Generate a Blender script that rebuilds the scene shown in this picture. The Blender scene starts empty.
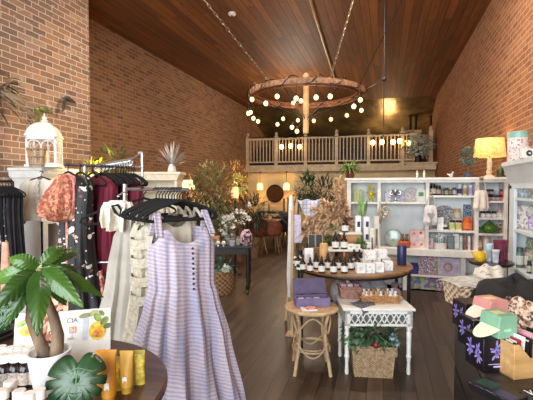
import bpy, math, random
from mathutils import Vector, Matrix, Euler
from math import sin, cos, pi, radians
RND = random.Random(7)
S = bpy.context.scene
COL = S.collection
S.view_settings.view_transform = 'Standard'
S.view_settings.look = 'None'
S.view_settings.gamma = 1
S.view_settings.use_curve_mapping = False
S.view_settings.exposure = 0.0

# ------------------------------------------------------------ camera
F = 400.0
TH = math.atan(118.5 / 400)
PITCH = math.atan(13 / 400)
cam_d = bpy.data.cameras.new('camera'); cam = bpy.data.objects.new('camera', cam_d); COL.objects.link(cam)
cam.location = (0, 0, 1.6)
cam.rotation_euler = (pi / 2 - PITCH, 0, TH)
cam_d.sensor_width = 36; cam_d.lens = 36 * F / 533; cam_d.clip_start = .02; cam_d.clip_end = 100
S.camera = cam
CM = cam.rotation_euler.to_matrix(); CP = Vector((0, 0, 1.6))
def ray(px, py): return CM @ Vector(((px - 266.5) / F, (200 - py) / F, -1))
def at(px, py, d): return CP + ray(px, py) * d
def aty(px, py, y):
    r = ray(px, py); return CP + r * (y / r.y)
def atz(px, py, z):
    r = ray(px, py); return CP + r * ((z - 1.6) / r.z)
def atx(px, py, x):
    r = ray(px, py); return CP + r * (x / r.x)
def dep(p): return -((CM.inverted() @ (Vector(p) - CP)).z)
def spot(px, d, z):               # point at floor-plan depth d in the column px, height z
    r = ray(px, 187); p = CP + r * d; p.z = z; return p

# ------------------------------------------------------------ materials
def lin(c): return tuple(((v / 255) / 12.92 if v / 255 <= .04045 else ((v / 255 + .055) / 1.055) ** 2.4) for v in c)
def sc(c, k): return tuple(min(255, max(0, v * k)) for v in c)
MATS = {}
class NT:
    def __init__(s, name):
        s.m = bpy.data.materials.new(name); s.m.use_nodes = True; s.t = s.m.node_tree
        s.b = s.t.nodes['Principled BSDF']; s.x = None
    def n(s, typ, **kw):
        o = s.t.nodes.new(typ)
        for k, v in kw.items():
            if k in o.inputs: o.inputs[k].default_value = v
            else: setattr(o, k, v)
        return o
    def l(s, a, b): s.t.links.new(a, b)
    def co(s):
        if not s.x: s.x = s.n('ShaderNodeTexCoord')
        return s.x.outputs['Object']
    def noise(s, scale, detail=3, vec=None, rough=.55):
        o = s.n('ShaderNodeTexNoise'); o.inputs['Scale'].default_value = scale; o.inputs['Detail'].default_value = detail
        o.inputs['Roughness'].default_value = rough
        s.l(vec or s.co(), o.inputs['Vector']); return o.outputs['Fac']
    def ramp(s, fac, stops, interp='LINEAR'):
        r = s.n('ShaderNodeValToRGB'); cr = r.color_ramp; cr.interpolation = interp
        while len(cr.elements) < len(stops): cr.elements.new(.5)
        for e, (p, c) in zip(cr.elements, stops):
            e.position = p; e.color = (*lin(c), 1)
        s.l(fac, r.inputs[0]); return r.outputs[0]
    def map(s, scale=(1, 1, 1), rot=(0, 0, 0), vec=None):
        m = s.n('ShaderNodeMapping'); m.inputs['Scale'].default_value = scale; m.inputs['Rotation'].default_value = rot
        s.l(vec or s.co(), m.inputs['Vector']); return m.outputs[0]
    def bump(s, h, strength=.3, dist=.01):
        b = s.n('ShaderNodeBump'); b.inputs['Strength'].default_value = strength; b.inputs['Distance'].default_value = dist
        s.l(h, b.inputs['Height']); s.l(b.outputs[0], s.b.inputs['Normal'])
    def mix(s, f, a, b, typ='MIX'):
        m = s.n('ShaderNodeMix', data_type='RGBA'); m.blend_type = typ
        if isinstance(f, (int, float)): m.inputs[0].default_value = f
        else: s.l(f, m.inputs[0])
        for k, v in ((6, a), (7, b)):
            if isinstance(v, tuple): m.inputs[k].default_value = (*lin(v), 1)
            else: s.l(v, m.inputs[k])
        return m.outputs[2]
    def math(s, op, a, b=0, c=None):
        m = s.n('ShaderNodeMath', operation=op)
        for k, v in enumerate((a, b) if c is None else (a, b, c)):
            if isinstance(v, (int, float)): m.inputs[k].default_value = v
            else: s.l(v, m.inputs[k])
        return m.outputs[0]
    def base(s, c): s.l(c, s.b.inputs['Base Color']); return s
    def fin(s, rough=.6, metal=0, **kw):
        s.b.inputs['Roughness'].default_value = rough; s.b.inputs['Metallic'].default_value = metal
        for k, v in kw.items(): s.b.inputs[k].default_value = v
        return s.m
def mat(c, rough=.6, metal=0, var=.12, scale=14, bump=0, name=None, **kw):
    key = (c, rough, metal, var, scale, bump, tuple(kw))
    if key in MATS: return MATS[key]
    t = NT(name or 'paint')
    n = t.noise(scale)
    t.base(t.ramp(n, [(.3, sc(c, 1 - var)), (.7, sc(c, 1 + var))]))
    if bump: t.bump(n, bump)
    MATS[key] = t.fin(rough, metal, **kw); return MATS[key]
def glow(c, strength, name='glow'):
    k = ('g', c, strength)
    if k not in MATS:
        t = NT(name); t.b.inputs['Base Color'].default_value = (*lin(c), 1)
        t.b.inputs['Emission Color'].default_value = (*lin(c), 1); t.b.inputs['Emission Strength'].default_value = strength
        MATS[k] = t.fin(.5)
    return MATS[k]
def print_mat(base, cols, scale=40, amount=.45, rough=.6):
    """printed pattern: blotches of the given colours scattered over a base colour"""
    k = ('p', base, tuple(cols), scale, amount)
    if k in MATS: return MATS[k]
    t = NT('print')
    v = t.n('ShaderNodeTexVoronoi'); v.inputs['Scale'].default_value = scale; t.l(t.co(), v.inputs['Vector'])
    sep = t.n('ShaderNodeSeparateColor'); t.l(v.outputs['Color'], sep.inputs[0])
    n = len(cols)
    cc = t.ramp(sep.outputs[0], [(i / n, c) for i, c in enumerate(cols)], 'CONSTANT')
    nz = t.noise(scale * .8, 2)
    f = t.math('GREATER_THAN', t.math('ADD', nz, t.math('MULTIPLY', v.outputs['Distance'], -.35)), .62 - amount * .5)
    t.base(t.mix(f, base, cc)); MATS[k] = t.fin(rough); return MATS[k]
def wood_mat(c, dark, scale=(2, 30, 30), rough=.5, name='wood', var=.5):
    k = ('w', c, dark, scale)
    if k in MATS: return MATS[k]
    t = NT(name); v = t.map(scale); n = t.noise(1.0, 5, v)
    t.base(t.ramp(n, [(.3, dark), (.6, c), (.8, sc(c, 1.12))])); t.bump(n, .15, .004)
    MATS[k] = t.fin(rough); return MATS[k]
def weave_mat(c, dark, su=200, sv=150, rough=.75):
    k = ('wv', c, dark, su, sv)
    if k in MATS: return MATS[k]
    t = NT('wicker')
    sep = t.n('ShaderNodeSeparateXYZ'); t.l(t.co(), sep.inputs[0])
    u = t.math('ADD', sep.outputs[0], sep.outputs[1])
    a = t.math('SINE', t.math('MULTIPLY', u, su)); b = t.math('SINE', t.math('MULTIPLY', sep.outputs[2], sv * 2))
    h = t.math('MULTIPLY_ADD', t.math('MULTIPLY', a, b), .3, t.noise(45, 3))
    t.base(t.ramp(h, [(.25, dark), (.5, c), (.85, sc(c, 1.2))])); t.bump(h, .8, .01)
    MATS[k] = t.fin(rough); return MATS[k]

WHITE = (225, 222, 214)
M_white = mat(WHITE, .45, var=.05, name='white_paint')
M_shelf = mat((226, 224, 216), .5, var=.06, scale=5, name='painted_wood')
M_shelfback = mat((222, 229, 228), .55, var=.05, scale=4, name='pale_blue_board')
M_black = mat((15, 14, 15), .5, var=.2, name='black_paint')
M_velvet = mat((7, 6, 8), .95, var=.2, name='black_velvet')
M_iron = mat((40, 36, 34), .45, .6, name='dark_iron')
M_chrome = mat((190, 190, 192), .25, .9, var=.05, name='brushed_metal')
M_soil = mat((45, 30, 20), .95, bump=.8, scale=120, name='soil')
M_paper = mat((236, 232, 222), .6, var=.04, name='paper')
M_bulb = glow((255, 210, 140), 3.0, 'warm_bulb')

# ------------------------------------------------------------ mesh builder
class MB:
    def __init__(s): s.v = []; s.f = []; s.X = Matrix.Identity(4)
    def add(s, vs, fs):
        o = len(s.v); s.v += [s.X @ Vector(v) for v in vs]; s.f += [tuple(i + o for i in f) for f in fs]; return s
    def box(s, x0, x1, y0, y1, z0, z1):
        return s.add([(x, y, z) for x in (x0, x1) for y in (y0, y1) for z in (z0, z1)],
                     [(0, 1, 3, 2), (4, 6, 7, 5), (0, 4, 5, 1), (2, 3, 7, 6), (0, 2, 6, 4), (1, 5, 7, 3)])
    def cbox(s, c, d, rz=0, rx=0, ry=0):
        old = s.X.copy(); s.X = s.X @ Matrix.Translation(c) @ Euler((rx, ry, rz)).to_matrix().to_4x4()
        s.box(-d[0] / 2, d[0] / 2, -d[1] / 2, d[1] / 2, -d[2] / 2, d[2] / 2); s.X = old; return s
    def lathe(s, prof, c=(0, 0, 0), seg=20, cap=True, sx=1, sy=1):
        vs = []; fs = []; n = len(prof)
        for r, z in prof:
            for k in range(seg):
                a = 2 * pi * k / seg; vs.append((c[0] + r * cos(a) * sx, c[1] + r * sin(a) * sy, c[2] + z))
        for i in range(n - 1):
            for k in range(seg):
                k2 = (k + 1) % seg; fs.append((i * seg + k, i * seg + k2, (i + 1) * seg + k2, (i + 1) * seg + k))
        if cap:
            fs.append(tuple(reversed(range(seg)))); fs.append(tuple(range((n - 1) * seg, n * seg)))
        return s.add(vs, fs)
    def tube(s, pts, r, seg=8, closed=False, flat=1):
        pts = [Vector(p) for p in pts]; n = len(pts); rr = r if isinstance(r, (list, tuple)) else [r] * n
        vs = []; fs = []; up = None
        for i, p in enumerate(pts):
            a = pts[(i - 1) % n] if (closed or i > 0) else p
            b = pts[(i + 1) % n] if (closed or i < n - 1) else p
            t = (b - a)
            t = t.normalized() if t.length > 1e-9 else Vector((0, 0, 1))
            if up is None: up = Vector((0, 0, 1)) if abs(t.z) < .9 else Vector((1, 0, 0))
            u = (up - t * up.dot(t))
            u = u.normalized() if u.length > 1e-6 else t.orthogonal().normalized()
            up = u; w = t.cross(u)
            for k in range(seg):
                q = 2 * pi * k / seg; vs.append(tuple(p + (u * cos(q) * flat + w * sin(q)) * rr[i]))
        m = n if closed else n - 1
        for i in range(m):
            j = (i + 1) % n
            for k in range(seg):
                k2 = (k + 1) % seg; fs.append((i * seg + k, i * seg + k2, j * seg + k2, j * seg + k))
        if not closed:
            fs.append(tuple(reversed(range(seg)))); fs.append(tuple(range((n - 1) * seg, n * seg)))
        return s.add(vs, fs)
    def ball(s, c, r, seg=12, rings=8, sz=1):
        return s.lathe([(max(1e-4, r * sin(pi * i / rings)), -r * sz * cos(pi * i / rings)) for i in range(rings + 1)], c, seg)
    def torus(s, c, R, r, seg=40, rs=8, rx=0):
        return s.tube([(c[0] + R * cos(2 * pi * k / seg), c[1] + R * sin(2 * pi * k / seg) * cos(rx), c[2] + R * sin(2 * pi * k / seg) * sin(rx)) for k in range(seg)], r, rs, True)
    def prism(s, outline, y0, y1, axis='y'):
        n = len(outline)
        if axis == 'y': vs = [(x, y0, z) for x, z in outline] + [(x, y1, z) for x, z in outline]
        elif axis == 'z': vs = [(x, z, y0) for x, z in outline] + [(x, z, y1) for x, z in outline]
        else: vs = [(y0, x, z) for x, z in outline] + [(y1, x, z) for x, z in outline]
        return s.add(vs, [tuple(range(n)), tuple(reversed(range(n, 2 * n)))] + [(i, i + n, (i + 1) % n + n, (i + 1) % n) for i in range(n)])
    def leaf(s, p, d, L, w, droop=.3, n=5, side=None, fold=.15, tip=1.0, thick=0):
        """curved blade growing from p along d, midrib folded"""
        p = Vector(p); d = Vector(d).normalized(); up = Vector((0, 0, 1))
        sd = Vector(side) if side is not None else d.cross(up)
        if sd.length < 1e-3: sd = Vector((1, 0, 0))
        sd.normalize(); vs = []; fs = []; q = p.copy()
        for i in range(n + 1):
            t = i / n; ww = w * .5 * (sin(pi * min(1, t * .93 + .07) ** tip) + .02)
            nn = sd.cross(d); nn = nn if nn.z > 0 else -nn
            vs += [tuple(q - sd * ww + nn * fold * ww), tuple(q), tuple(q + sd * ww + nn * fold * ww)]
            d = (d + Vector((0, 0, -droop / n * 2))).normalized(); q = q + d * (L / n)
        for i in range(n):
            a = i * 3; fs += [(a, a + 3, a + 4, a + 1), (a + 1, a + 4, a + 5, a + 2)]
        return s.add(vs, fs)
    def grid(s, fn, nu, nv, closed_u=False):
        vs = [tuple(fn(i / (nu if closed_u else nu - 1), j / (nv - 1))) for j in range(nv) for i in range(nu)]
        fs = []
        for j in range(nv - 1):
            for i in range(nu if closed_u else nu - 1):
                i2 = (i + 1) % nu; fs.append((j * nu + i, j * nu + i2, (j + 1) * nu + i2, (j + 1) * nu + i))
        return s.add(vs, fs)
    def build(s, name, m, parent=None, loc=None, rot=None, smooth=40, bevel=0, solid=0):
        me = bpy.data.meshes.new(name); me.from_pydata([tuple(v) for v in s.v], [], s.f); me.update()
        if m: me.materials.append(m)
        me.polygons.foreach_set('use_smooth', [True] * len(me.polygons))
        try: me.set_sharp_from_angle(angle=radians(smooth))
        except Exception: pass
        o = bpy.data.objects.new(name, me); COL.objects.link(o)
        if parent: o.parent = parent
        if loc is not None: o.location = loc
        if rot is not None: o.rotation_euler = (0, 0, rot) if isinstance(rot, (int, float)) else rot
        if solid:
            md = o.modifiers.new('solid', 'SOLIDIFY'); md.thickness = solid; md.offset = 0
        if bevel:
            md = o.modifiers.new('bevel', 'BEVEL'); md.width = bevel; md.segments = 2; md.limit_method = 'ANGLE'
        return o
def tag(o, label, cat, group=None, kind=None):
    o['label'] = label; o['category'] = cat
    if group: o['group'] = group
    if kind: o['kind'] = kind
    return o
def struct(o): o['kind'] = 'structure'; return o
def thing(name, label, cat, loc=(0, 0, 0), rz=0, group=None):
    o = bpy.data.objects.new(name, None); COL.objects.link(o); o.location = loc; o.rotation_euler = (0, 0, rz)
    o.empty_display_size = .05
    return tag(o, label, cat, group)
def kids(o): return [c for c in COL.objects if c.parent == o]
def dup(o, loc=None, rz=None, label=None, parent=None, group=None, scale=None):
    ch = list(KID.get(o.name, []) or kids(o)); KID[o.name] = ch
    c = o.copy(); COL.objects.link(c)
    if parent: c.parent = parent
    if loc is not None: c.location = loc
    if rz is not None: c.rotation_euler = (0, 0, rz)
    if scale: c.scale = (scale,) * 3
    if label: c['label'] = label
    if group: c['group'] = group
    for k in ch: dup(k, parent=c)
    return c
KID = {}
def P(prim, name, m, parent, **kw): return prim.build(name, m, parent, **kw)
ORD = ['leftmost', 'second from left', 'third from left', 'fourth from left', 'fifth from left', 'sixth from left',
       'seventh from left', 'eighth from left', 'ninth from left', 'tenth from left', 'eleventh from left', 'twelfth from left',
       'thirteenth from left', 'fourteenth from left', 'fifteenth from left', 'sixteenth from left']
def nth(i, n): return 'rightmost' if i == n - 1 and n > 1 else ORD[i]
def text_mb(txt, size, m, parent, loc, rot, name='lettering', depth=.0006):
    cu = bpy.data.curves.new(name, 'FONT'); cu.body = txt; cu.size = size; cu.extrude = depth; cu.align_x = 'CENTER'; cu.align_y = 'CENTER'
    tmp = bpy.data.objects.new('tmp_text', cu); COL.objects.link(tmp)
    bpy.context.view_layer.update()
    me = bpy.data.meshes.new_from_object(tmp.evaluated_get(bpy.context.evaluated_depsgraph_get())); me.name = name
    COL.objects.unlink(tmp); bpy.data.objects.remove(tmp)
    me.materials.clear(); me.materials.append(m)
    o = bpy.data.objects.new(name, me); COL.objects.link(o); o.parent = parent; o.location = loc; o.rotation_euler = rot
    return o
# ============================================================ the room
XL, XN, XR, ZC, YB = -5.4, -4.5, 1.72, 4.8, 18.5
YS, YF = 5.33, -2.6          # wall step, shop front
YM = 15.3                    # mezzanine edge
def brick_mat(name, cols, mortar, axis='x', white=.0, dirt=.3):
    t = NT(name)
    sep = t.n('ShaderNodeSeparateXYZ'); t.l(t.co(), sep.inputs[0])
    cmb = t.n('ShaderNodeCombineXYZ'); t.l(sep.outputs[1 if axis == 'x' else 0], cmb.inputs[0]); t.l(sep.outputs[2], cmb.inputs[1])
    b = t.n('ShaderNodeTexBrick'); b.inputs['Scale'].default_value = 1; b.inputs['Brick Width'].default_value = .225
    b.inputs['Row Height'].default_value = .078; b.inputs['Mortar Size'].default_value = .007; b.inputs['Mortar Smooth'].default_value = .3
    b.inputs['Bias'].default_value = 0
    # wobble
    nz = t.n('ShaderNodeTexNoise'); nz.inputs['Scale'].default_value = 7; t.l(t.co(), nz.inputs['Vector'])
    va = t.n('ShaderNodeVectorMath', operation='MULTIPLY_ADD'); t.l(nz.outputs['Color'], va.inputs[0]); va.inputs[1].default_value = (.02, .012, 0)
    t.l(cmb.outputs[0], va.inputs[2]); t.l(va.outputs[0], b.inputs['Vector'])
    b.inputs['Color1'].default_value = (0, 0, 0, 1); b.inputs['Color2'].default_value = (1, 1, 1, 1); b.inputs['Mortar'].default_value = (.5, .5, .5, 1)
    sepc = t.n('ShaderNodeSeparateColor'); t.l(b.outputs['Color'], sepc.inputs[0])
    n1 = t.noise(2.2, 4); n2 = t.noise(30, 4)
    f = t.math('ADD', t.math('MULTIPLY', sepc.outputs[0], .6), t.math('MULTIPLY', n2, .45))
    col = t.ramp(f, [(.1, cols[0]), (.35, cols[1]), (.6, cols[2]), (.9, cols[3])])
    col = t.mix(t.math('MULTIPLY', t.math('SUBTRACT', t.noise(1.3, 5), .42), dirt * 4), col, (112, 98, 92))
    col = t.mix(b.outputs['Fac'], col, mortar)
    if white:
        w = t.math('MULTIPLY', t.math('GREATER_THAN', t.noise(9, 6, rough=.75), .62), white)
        col = t.mix(w, col, (200, 190, 178))
    t.base(col)
    h = t.math('SUBTRACT', t.math('MULTIPLY', n2, .3), b.outputs['Fac']); t.bump(h, .7, .012)
    return t.fin(.9)
M_brickN = brick_mat('weathered_brick', [(92, 74, 66), (134, 100, 78), (156, 114, 84), (174, 142, 114)], (196, 180, 158), white=.6, dirt=.45)
M_brickL = brick_mat('dark_brick', [(98, 67, 49), (132, 91, 62), (148, 103, 70), (163, 120, 86)], (168, 140, 108), dirt=.2)
M_brickR = brick_mat('orange_brick', [(116, 70, 42), (142, 88, 55), (154, 98, 63), (170, 116, 78)], (186, 152, 114), dirt=.1)
M_brickS = brick_mat('step_brick', [(92, 54, 38), (128, 74, 46), (144, 84, 52), (160, 100, 62)], (128, 96, 66), axis='y', dirt=.15)

def plank_mat(name, width, length, cols, gap, knots=True, rough=.45, gapw=.006, along='y'):
    t = NT(name)
    sep = t.n('ShaderNodeSeparateXYZ'); t.l(t.co(), sep.inputs[0])
    cmb = t.n('ShaderNodeCombineXYZ'); t.l(sep.outputs[1], cmb.inputs[0]); t.l(sep.outputs[0], cmb.inputs[1])
    b = t.n('ShaderNodeTexBrick'); b.inputs['Scale'].default_value = 1; b.inputs['Brick Width'].default_value = length
    b.inputs['Row Height'].default_value = width; b.inputs['Mortar Size'].default_value = gapw; b.inputs['Mortar Smooth'].default_value = .2
    b.inputs['Color1'].default_value = (0, 0, 0, 1); b.inputs['Color2'].default_value = (1, 1, 1, 1); b.inputs['Mortar'].default_value = (.5, .5, .5, 1)
    b.offset = .37; t.l(cmb.outputs[0], b.inputs['Vector'])
    sepc = t.n('ShaderNodeSeparateColor'); t.l(b.outputs['Color'], sepc.inputs[0])
    off = t.n('ShaderNodeCombineXYZ'); t.l(t.math('MULTIPLY', sepc.outputs[0], 37), off.inputs[2]); 
    va = t.n('ShaderNodeVectorMath', operation='ADD'); t.l(off.outputs[0], va.inputs[0]); t.l(t.co(), va.inputs[1])
    g = t.noise(1, 5, t.map((16, 1.1, 1), vec=va.outputs[0]), .6)
    f = t.math('ADD', t.math('MULTIPLY', sepc.outputs[0], .35), t.math('MULTIPLY', g, .75))
    col = t.ramp(f, [(.2, cols[0]), (.5, cols[1]), (.78, cols[2])])
    if knots:
        v = t.n('ShaderNodeTexVoronoi'); v.inputs['Scale'].default_value = 1; t.l(t.map((5.5, 1.6, 1), vec=va.outputs[0]), v.inputs['Vector'])
        k = t.math('LESS_THAN', v.outputs['Distance'], .09)
        col = t.mix(t.math('MULTIPLY', k, .75), col, sc(cols[0], .45))
    col = t.mix(b.outputs['Fac'], col, gap)
    t.base(col); t.bump(t.math('SUBTRACT', t.math('MULTIPLY', g, .2), b.outputs['Fac']), .5, .008)
    return t.fin(rough)
M_ceil = plank_mat('varnished_ceiling_boards', .15, 4.2, [(82, 45, 16), (110, 63, 24), (140, 84, 36)], (46, 26, 12), rough=.62, gapw=.006)
M_floor = plank_mat("dark_plank_floor", .125, 1.2, [(38, 28, 22), (62, 47, 36), (92, 73, 57)], (34, 26, 21), knots=False, rough=.4, gapw=.003)
M_cream = mat((230, 206, 158), .7, var=.04, scale=2, name='cream_plaster')
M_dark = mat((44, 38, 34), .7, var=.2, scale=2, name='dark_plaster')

def wall(name, mb, m): return struct(mb.build(name, m))
wall('floor', MB().box(XL - .2, XR + .2, YF, YB + .2, -.1, 0), M_floor)
wall('ceiling', MB().box(XL - .2, XR + .2, YF, YM - .1, ZC, ZC + .15), M_ceil)
wall('wall_left', MB().box(XL - .2, XL, YS, YB, 0, ZC), M_brickL)
o = wall('wall_left_near', MB().box(XN - 1.1, XN, YF, YS, 0, ZC), M_brickN)
wall('wall_right', MB().box(XR, XR + .2, YF, YB, 0, ZC), M_brickR)
wall('wall_back', MB().box(XL, XR, YM + .25, YM + .4, 0, 2.28), M_cream)
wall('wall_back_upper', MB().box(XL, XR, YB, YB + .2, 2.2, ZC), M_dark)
# shop front: sill wall, piers and head round the big windows behind the camera
m = MB().box(XN, XR, YF - .2, YF, 0, .35).box(XN, XR, YF - .2, YF, 4.2, ZC).box(XN, XN + .25, YF - .2, YF, .35, 4.2).box(XR - .25, XR, YF - .2, YF, .35, 4.2).box(-1.55, -1.35, YF - .2, YF, .35, 4.2)
wall('wall_front', m, M_white)
# sloping foil-faced duct lining over the mezzanine
t = NT('dull_foil'); n = t.noise(1.6, 4, t.map((1, .6, 2)))
t.base(t.ramp(n, [(.3, (96, 84, 60)), (.7, (170, 146, 98))])); t.bump(n, .5, .08); M_foil = t.fin(.36, .7)
wall('ceiling_mezzanine', MB().prism([(YM - .1, ZC), (YB, ZC - 1.0), (YB, ZC - .9), (YM - .1, ZC + .1)], XL, XR, 'x'), M_foil)
M_tan = mat((212, 190, 154), .6, var=.08, scale=6, name='tan_paint')
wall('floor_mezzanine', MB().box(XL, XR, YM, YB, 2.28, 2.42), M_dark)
wall('trim_mezzanine', MB().box(XL, XR, YM - .05, YM, 2.2, 2.46), M_tan)
# railing
rail = thing('railing', 'tan wooden balustrade along the edge of the mezzanine', 'railing', (0, YM + .03, 2.46))
P(MB().box(XL, 1.1, -.05, .05, 1.0, 1.07), 'top_rail', M_tan, rail)
P(MB().box(XL, 1.1, -.03, .03, .1, .15), 'bottom_rail', M_tan, rail)
px_posts = [249, 276, 305.5, 336.5, 368.5, 402.5, 431]
xs = [aty(p, 150, YM).x for p in px_posts]
xs[0] = XL + .07
post = None
for x in xs:
    if post is None:
        post = P(MB().box(-.06, .06, -.06, .06, 0, 1.15).lathe([(.05, 1.15), (.03, 1.17), (.07, 1.22), (.05, 1.28), (.01, 1.32)], seg=10), 'newel_post', M_tan, rail, loc=(x, 0, 0))
    else: dup(post, (x, 0, 0), parent=rail)
bal = None
for i in range(len(xs) - 1):
    k = 9 if i < 5 else 7
    for j in range(1, k):
        x = xs[i] + (xs[i + 1] - xs[i]) * j / k
        if bal is None: bal = P(MB().box(-.018, .018, -.016, .016, .15, 1.0), 'baluster', M_tan, rail, loc=(x, 0, 0))
        else: dup(bal, (x, 0, 0), parent=rail)
# things up on the mezzanine
def boxy(name, label, cat, p, s, c, rz=0, rough=.6, group=None, bevel=.004):
    o = MB().box(-s[0] / 2, s[0] / 2, -s[1] / 2, s[1] / 2, 0, s[2]).build(name, c if not isinstance(c, tuple) else mat(c, rough), loc=p, rot=rz, bevel=bevel)
    return tag(o, label, cat, group)
rs = aty(424, 166, YM - .3)
o = tag(MB().box(-.62, .38, -.2, .2, 0, .2).box(-.66, .42, -.24, .2, .2, .26).build('display_ledge', M_tan, loc=(rs.x, YM - .3, 2.2), bevel=.01), 'pale painted ledge in front of the railing at its right end', 'ledge')
pc = aty(418, 166, YM - .3)
b = thing('storage_cabinet', 'tan cabinet with a dark framed opening behind the right end of railing', 'cabinet', (.95, YM + .45, 2.42))
P(MB().box(-.45, .3, -.25, .25, 0, 1.25), 'body', mat((176, 148, 104), .6), b)
P(MB().box(-.43, -.03, -.27, -.25, .5, 1.1), 'opening', M_black, b)  # solid black slab, paints the shade inside an opening
# silver leafed plant ornament on the ledge
pl = thing('leaf_ornament', 'silvery leafed branch ornament in dark pot on the ledge', 'ornament', (pc.x, YM - .32, 2.46))
P(MB().lathe([(.09, 0), (.12, .02), (.1, .22), (.13, .25)]), 'pot', M_black, pl)
R = random.Random(3); m = MB()
for i in range(230):
    a = R.uniform(0, 2 * pi); h = R.uniform(.25, .98); r = .5 * sin(pi * min(1, (h - .15) / .95)) * R.uniform(.2, 1)
    m.leaf((r * cos(a), r * sin(a) * .5, h), (cos(a), sin(a), .3), .22, .14, .5, 3)
P(m, 'foliage', mat((222, 228, 214), .5, var=.12), pl)
P(MB().tube([(0, 0, .2), (0, 0, .9)], .015).tube([(0, 0, .45), (.25, 0, .8)], .01).tube([(0, 0, .4), (-.25, 0, .75)], .01), 'stem', M_iron, pl)
# dim clutter behind the balusters
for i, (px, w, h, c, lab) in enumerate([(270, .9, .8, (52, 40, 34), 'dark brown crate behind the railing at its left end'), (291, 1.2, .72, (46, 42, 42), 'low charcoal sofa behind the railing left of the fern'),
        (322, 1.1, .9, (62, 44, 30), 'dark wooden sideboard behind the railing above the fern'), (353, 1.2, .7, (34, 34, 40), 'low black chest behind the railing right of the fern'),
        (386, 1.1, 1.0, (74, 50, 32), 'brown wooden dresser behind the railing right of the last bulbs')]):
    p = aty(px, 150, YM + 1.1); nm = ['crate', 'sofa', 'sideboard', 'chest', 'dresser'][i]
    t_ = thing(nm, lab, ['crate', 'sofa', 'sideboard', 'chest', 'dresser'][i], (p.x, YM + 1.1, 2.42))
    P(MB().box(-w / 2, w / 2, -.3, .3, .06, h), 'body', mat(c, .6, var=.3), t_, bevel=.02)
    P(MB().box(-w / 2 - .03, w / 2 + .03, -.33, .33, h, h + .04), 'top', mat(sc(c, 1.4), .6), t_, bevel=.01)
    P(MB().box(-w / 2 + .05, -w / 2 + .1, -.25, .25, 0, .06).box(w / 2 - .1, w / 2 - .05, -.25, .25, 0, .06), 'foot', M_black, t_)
# pipes hanging down at the right rear
for px, y0, lab in [(410.5, 16.6, 'thin dark pipe hanging at the right rear, left of a close pair'), (416, 16.6, 'thin dark pipe hanging at the right rear, right one of the close pair'), (431, 16.7, 'thin dark pipe hanging nearest the right wall')]:
    p = aty(px, 120, y0)
    zt = ZC - (y0 - YM + .1) / (YB - YM + .1) - .01
    tag(MB().tube([(0, 0, 2.42 - zt), (0, 0, 0)], .045, 8).lathe([(.07, -.06), (.07, 0)], seg=10).build('ceiling_pipe', M_iron, loc=(p.x, y0, zt)), lab, 'pipe')
# leaning branches at right of mezzanine
R = random.Random(5); m = MB()
for i in range(9):
    x = .0 + R.uniform(-.2, .2); m.tube([(x * .3, 0, 0), (x + R.uniform(-.1, .15), 0, .5), (x * 2 + R.uniform(-.2, .2), 0, 1.2 + R.uniform(-.3, .3))], [.02, .015, .006], 5)
    m.leaf((x * 1.5, 0, .9 + R.uniform(-.3, .3)), (R.uniform(-1, 1), 0, .4), .35, .12, .3, 3)
tag(m.build('dried_branches', mat((86, 66, 52), .7), loc=(1.32, YM + .75, 2.42), ), 'dark dried branches standing by the right wall on the mezzanine', 'branches')
# ceiling: conduit, sensor
a = atz(306, -14, ZC - .03); b2 = atz(335, 79, ZC - .03)
tag(MB().tube([(0, 0, 0), tuple(b2 - a)], .028, 8).tube([tuple(b2 - a), tuple(b2 - a + Vector((0, 0, .05)))], .05, 8).build('ceiling_conduit', mat((168, 150, 120), .4, .5), loc=a), 'pale metal conduit pipe running along the wooden ceiling', 'pipe')
a = atz(232, 13, ZC)
s_ = thing('ceiling_sensor', 'small round white sensor on the wooden ceiling', 'sensor', a)
P(MB().lathe([(.07, 0), (.07, -.03), (.045, -.05)]), 'housing', M_white, s_); P(MB().lathe([(.02, -.05), (.015, -.065)]), 'lens', M_iron, s_)

# ============================================================ chandelier
D = 7.0
c = at(306, 97, D); c.z = 1.6 + .228 * D
Rr = 1.01
M_rust = mat((112, 66, 42), .6, .25, var=.3, scale=20, bump=.3, name='rusted_iron')
M_rust2 = mat((128, 92, 66), .6, .1, var=.3, scale=20, bump=.3)
ch = thing('wheel_chandelier', 'large rusty wagon wheel chandelier ringed with small warm bulbs', 'chandelier', c)
def ring(R0, R1, z0, z1): return MB().lathe([(R0, z0), (R1, z0), (R1, z1), (R0, z1), (R0, z0)], seg=64, cap=False)
P(ring(Rr - .05, Rr, -.03, .05), 'rim', M_rust2, ch)
P(ring(Rr - .12, Rr - .09, -.05, -.01).lathe([(Rr - .12, .04), (Rr - .09, .04), (Rr - .09, .06), (Rr - .12, .06), (Rr - .12, .04)], seg=64, cap=False), 'inner_rim', M_rust, ch)
P(MB().lathe([(.045, -.66), (.05, -.6), (.05, .3), (.06, .32), (.06, .36), (.02, .4)], seg=14), 'hub_post', mat((176, 140, 100), .6, name='pale_wood'), ch)
for k in range(6):
    a = k * pi / 3 + .3
    P(MB().tube([(.04 * cos(a), .04 * sin(a), -.4), ((Rr - .06) * cos(a), (Rr - .06) * sin(a), 0)], .009, 6), 'spoke', M_iron, ch)
m = MB()
R = random.Random(2)
pts = []
for i in range(121):
    a = 2 * pi * i / 120; rr = Rr - .02 + .05 * cos(15 * a); pts.append((rr * cos(a), rr * sin(a), .02 + .07 * sin(15 * a) + .01 * R.random()))
P(m.tube(pts[:-1], .009, 5, True), 'light_cord', M_black, ch)
c_ch = c.copy()
bulb = None
angs = []
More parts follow.
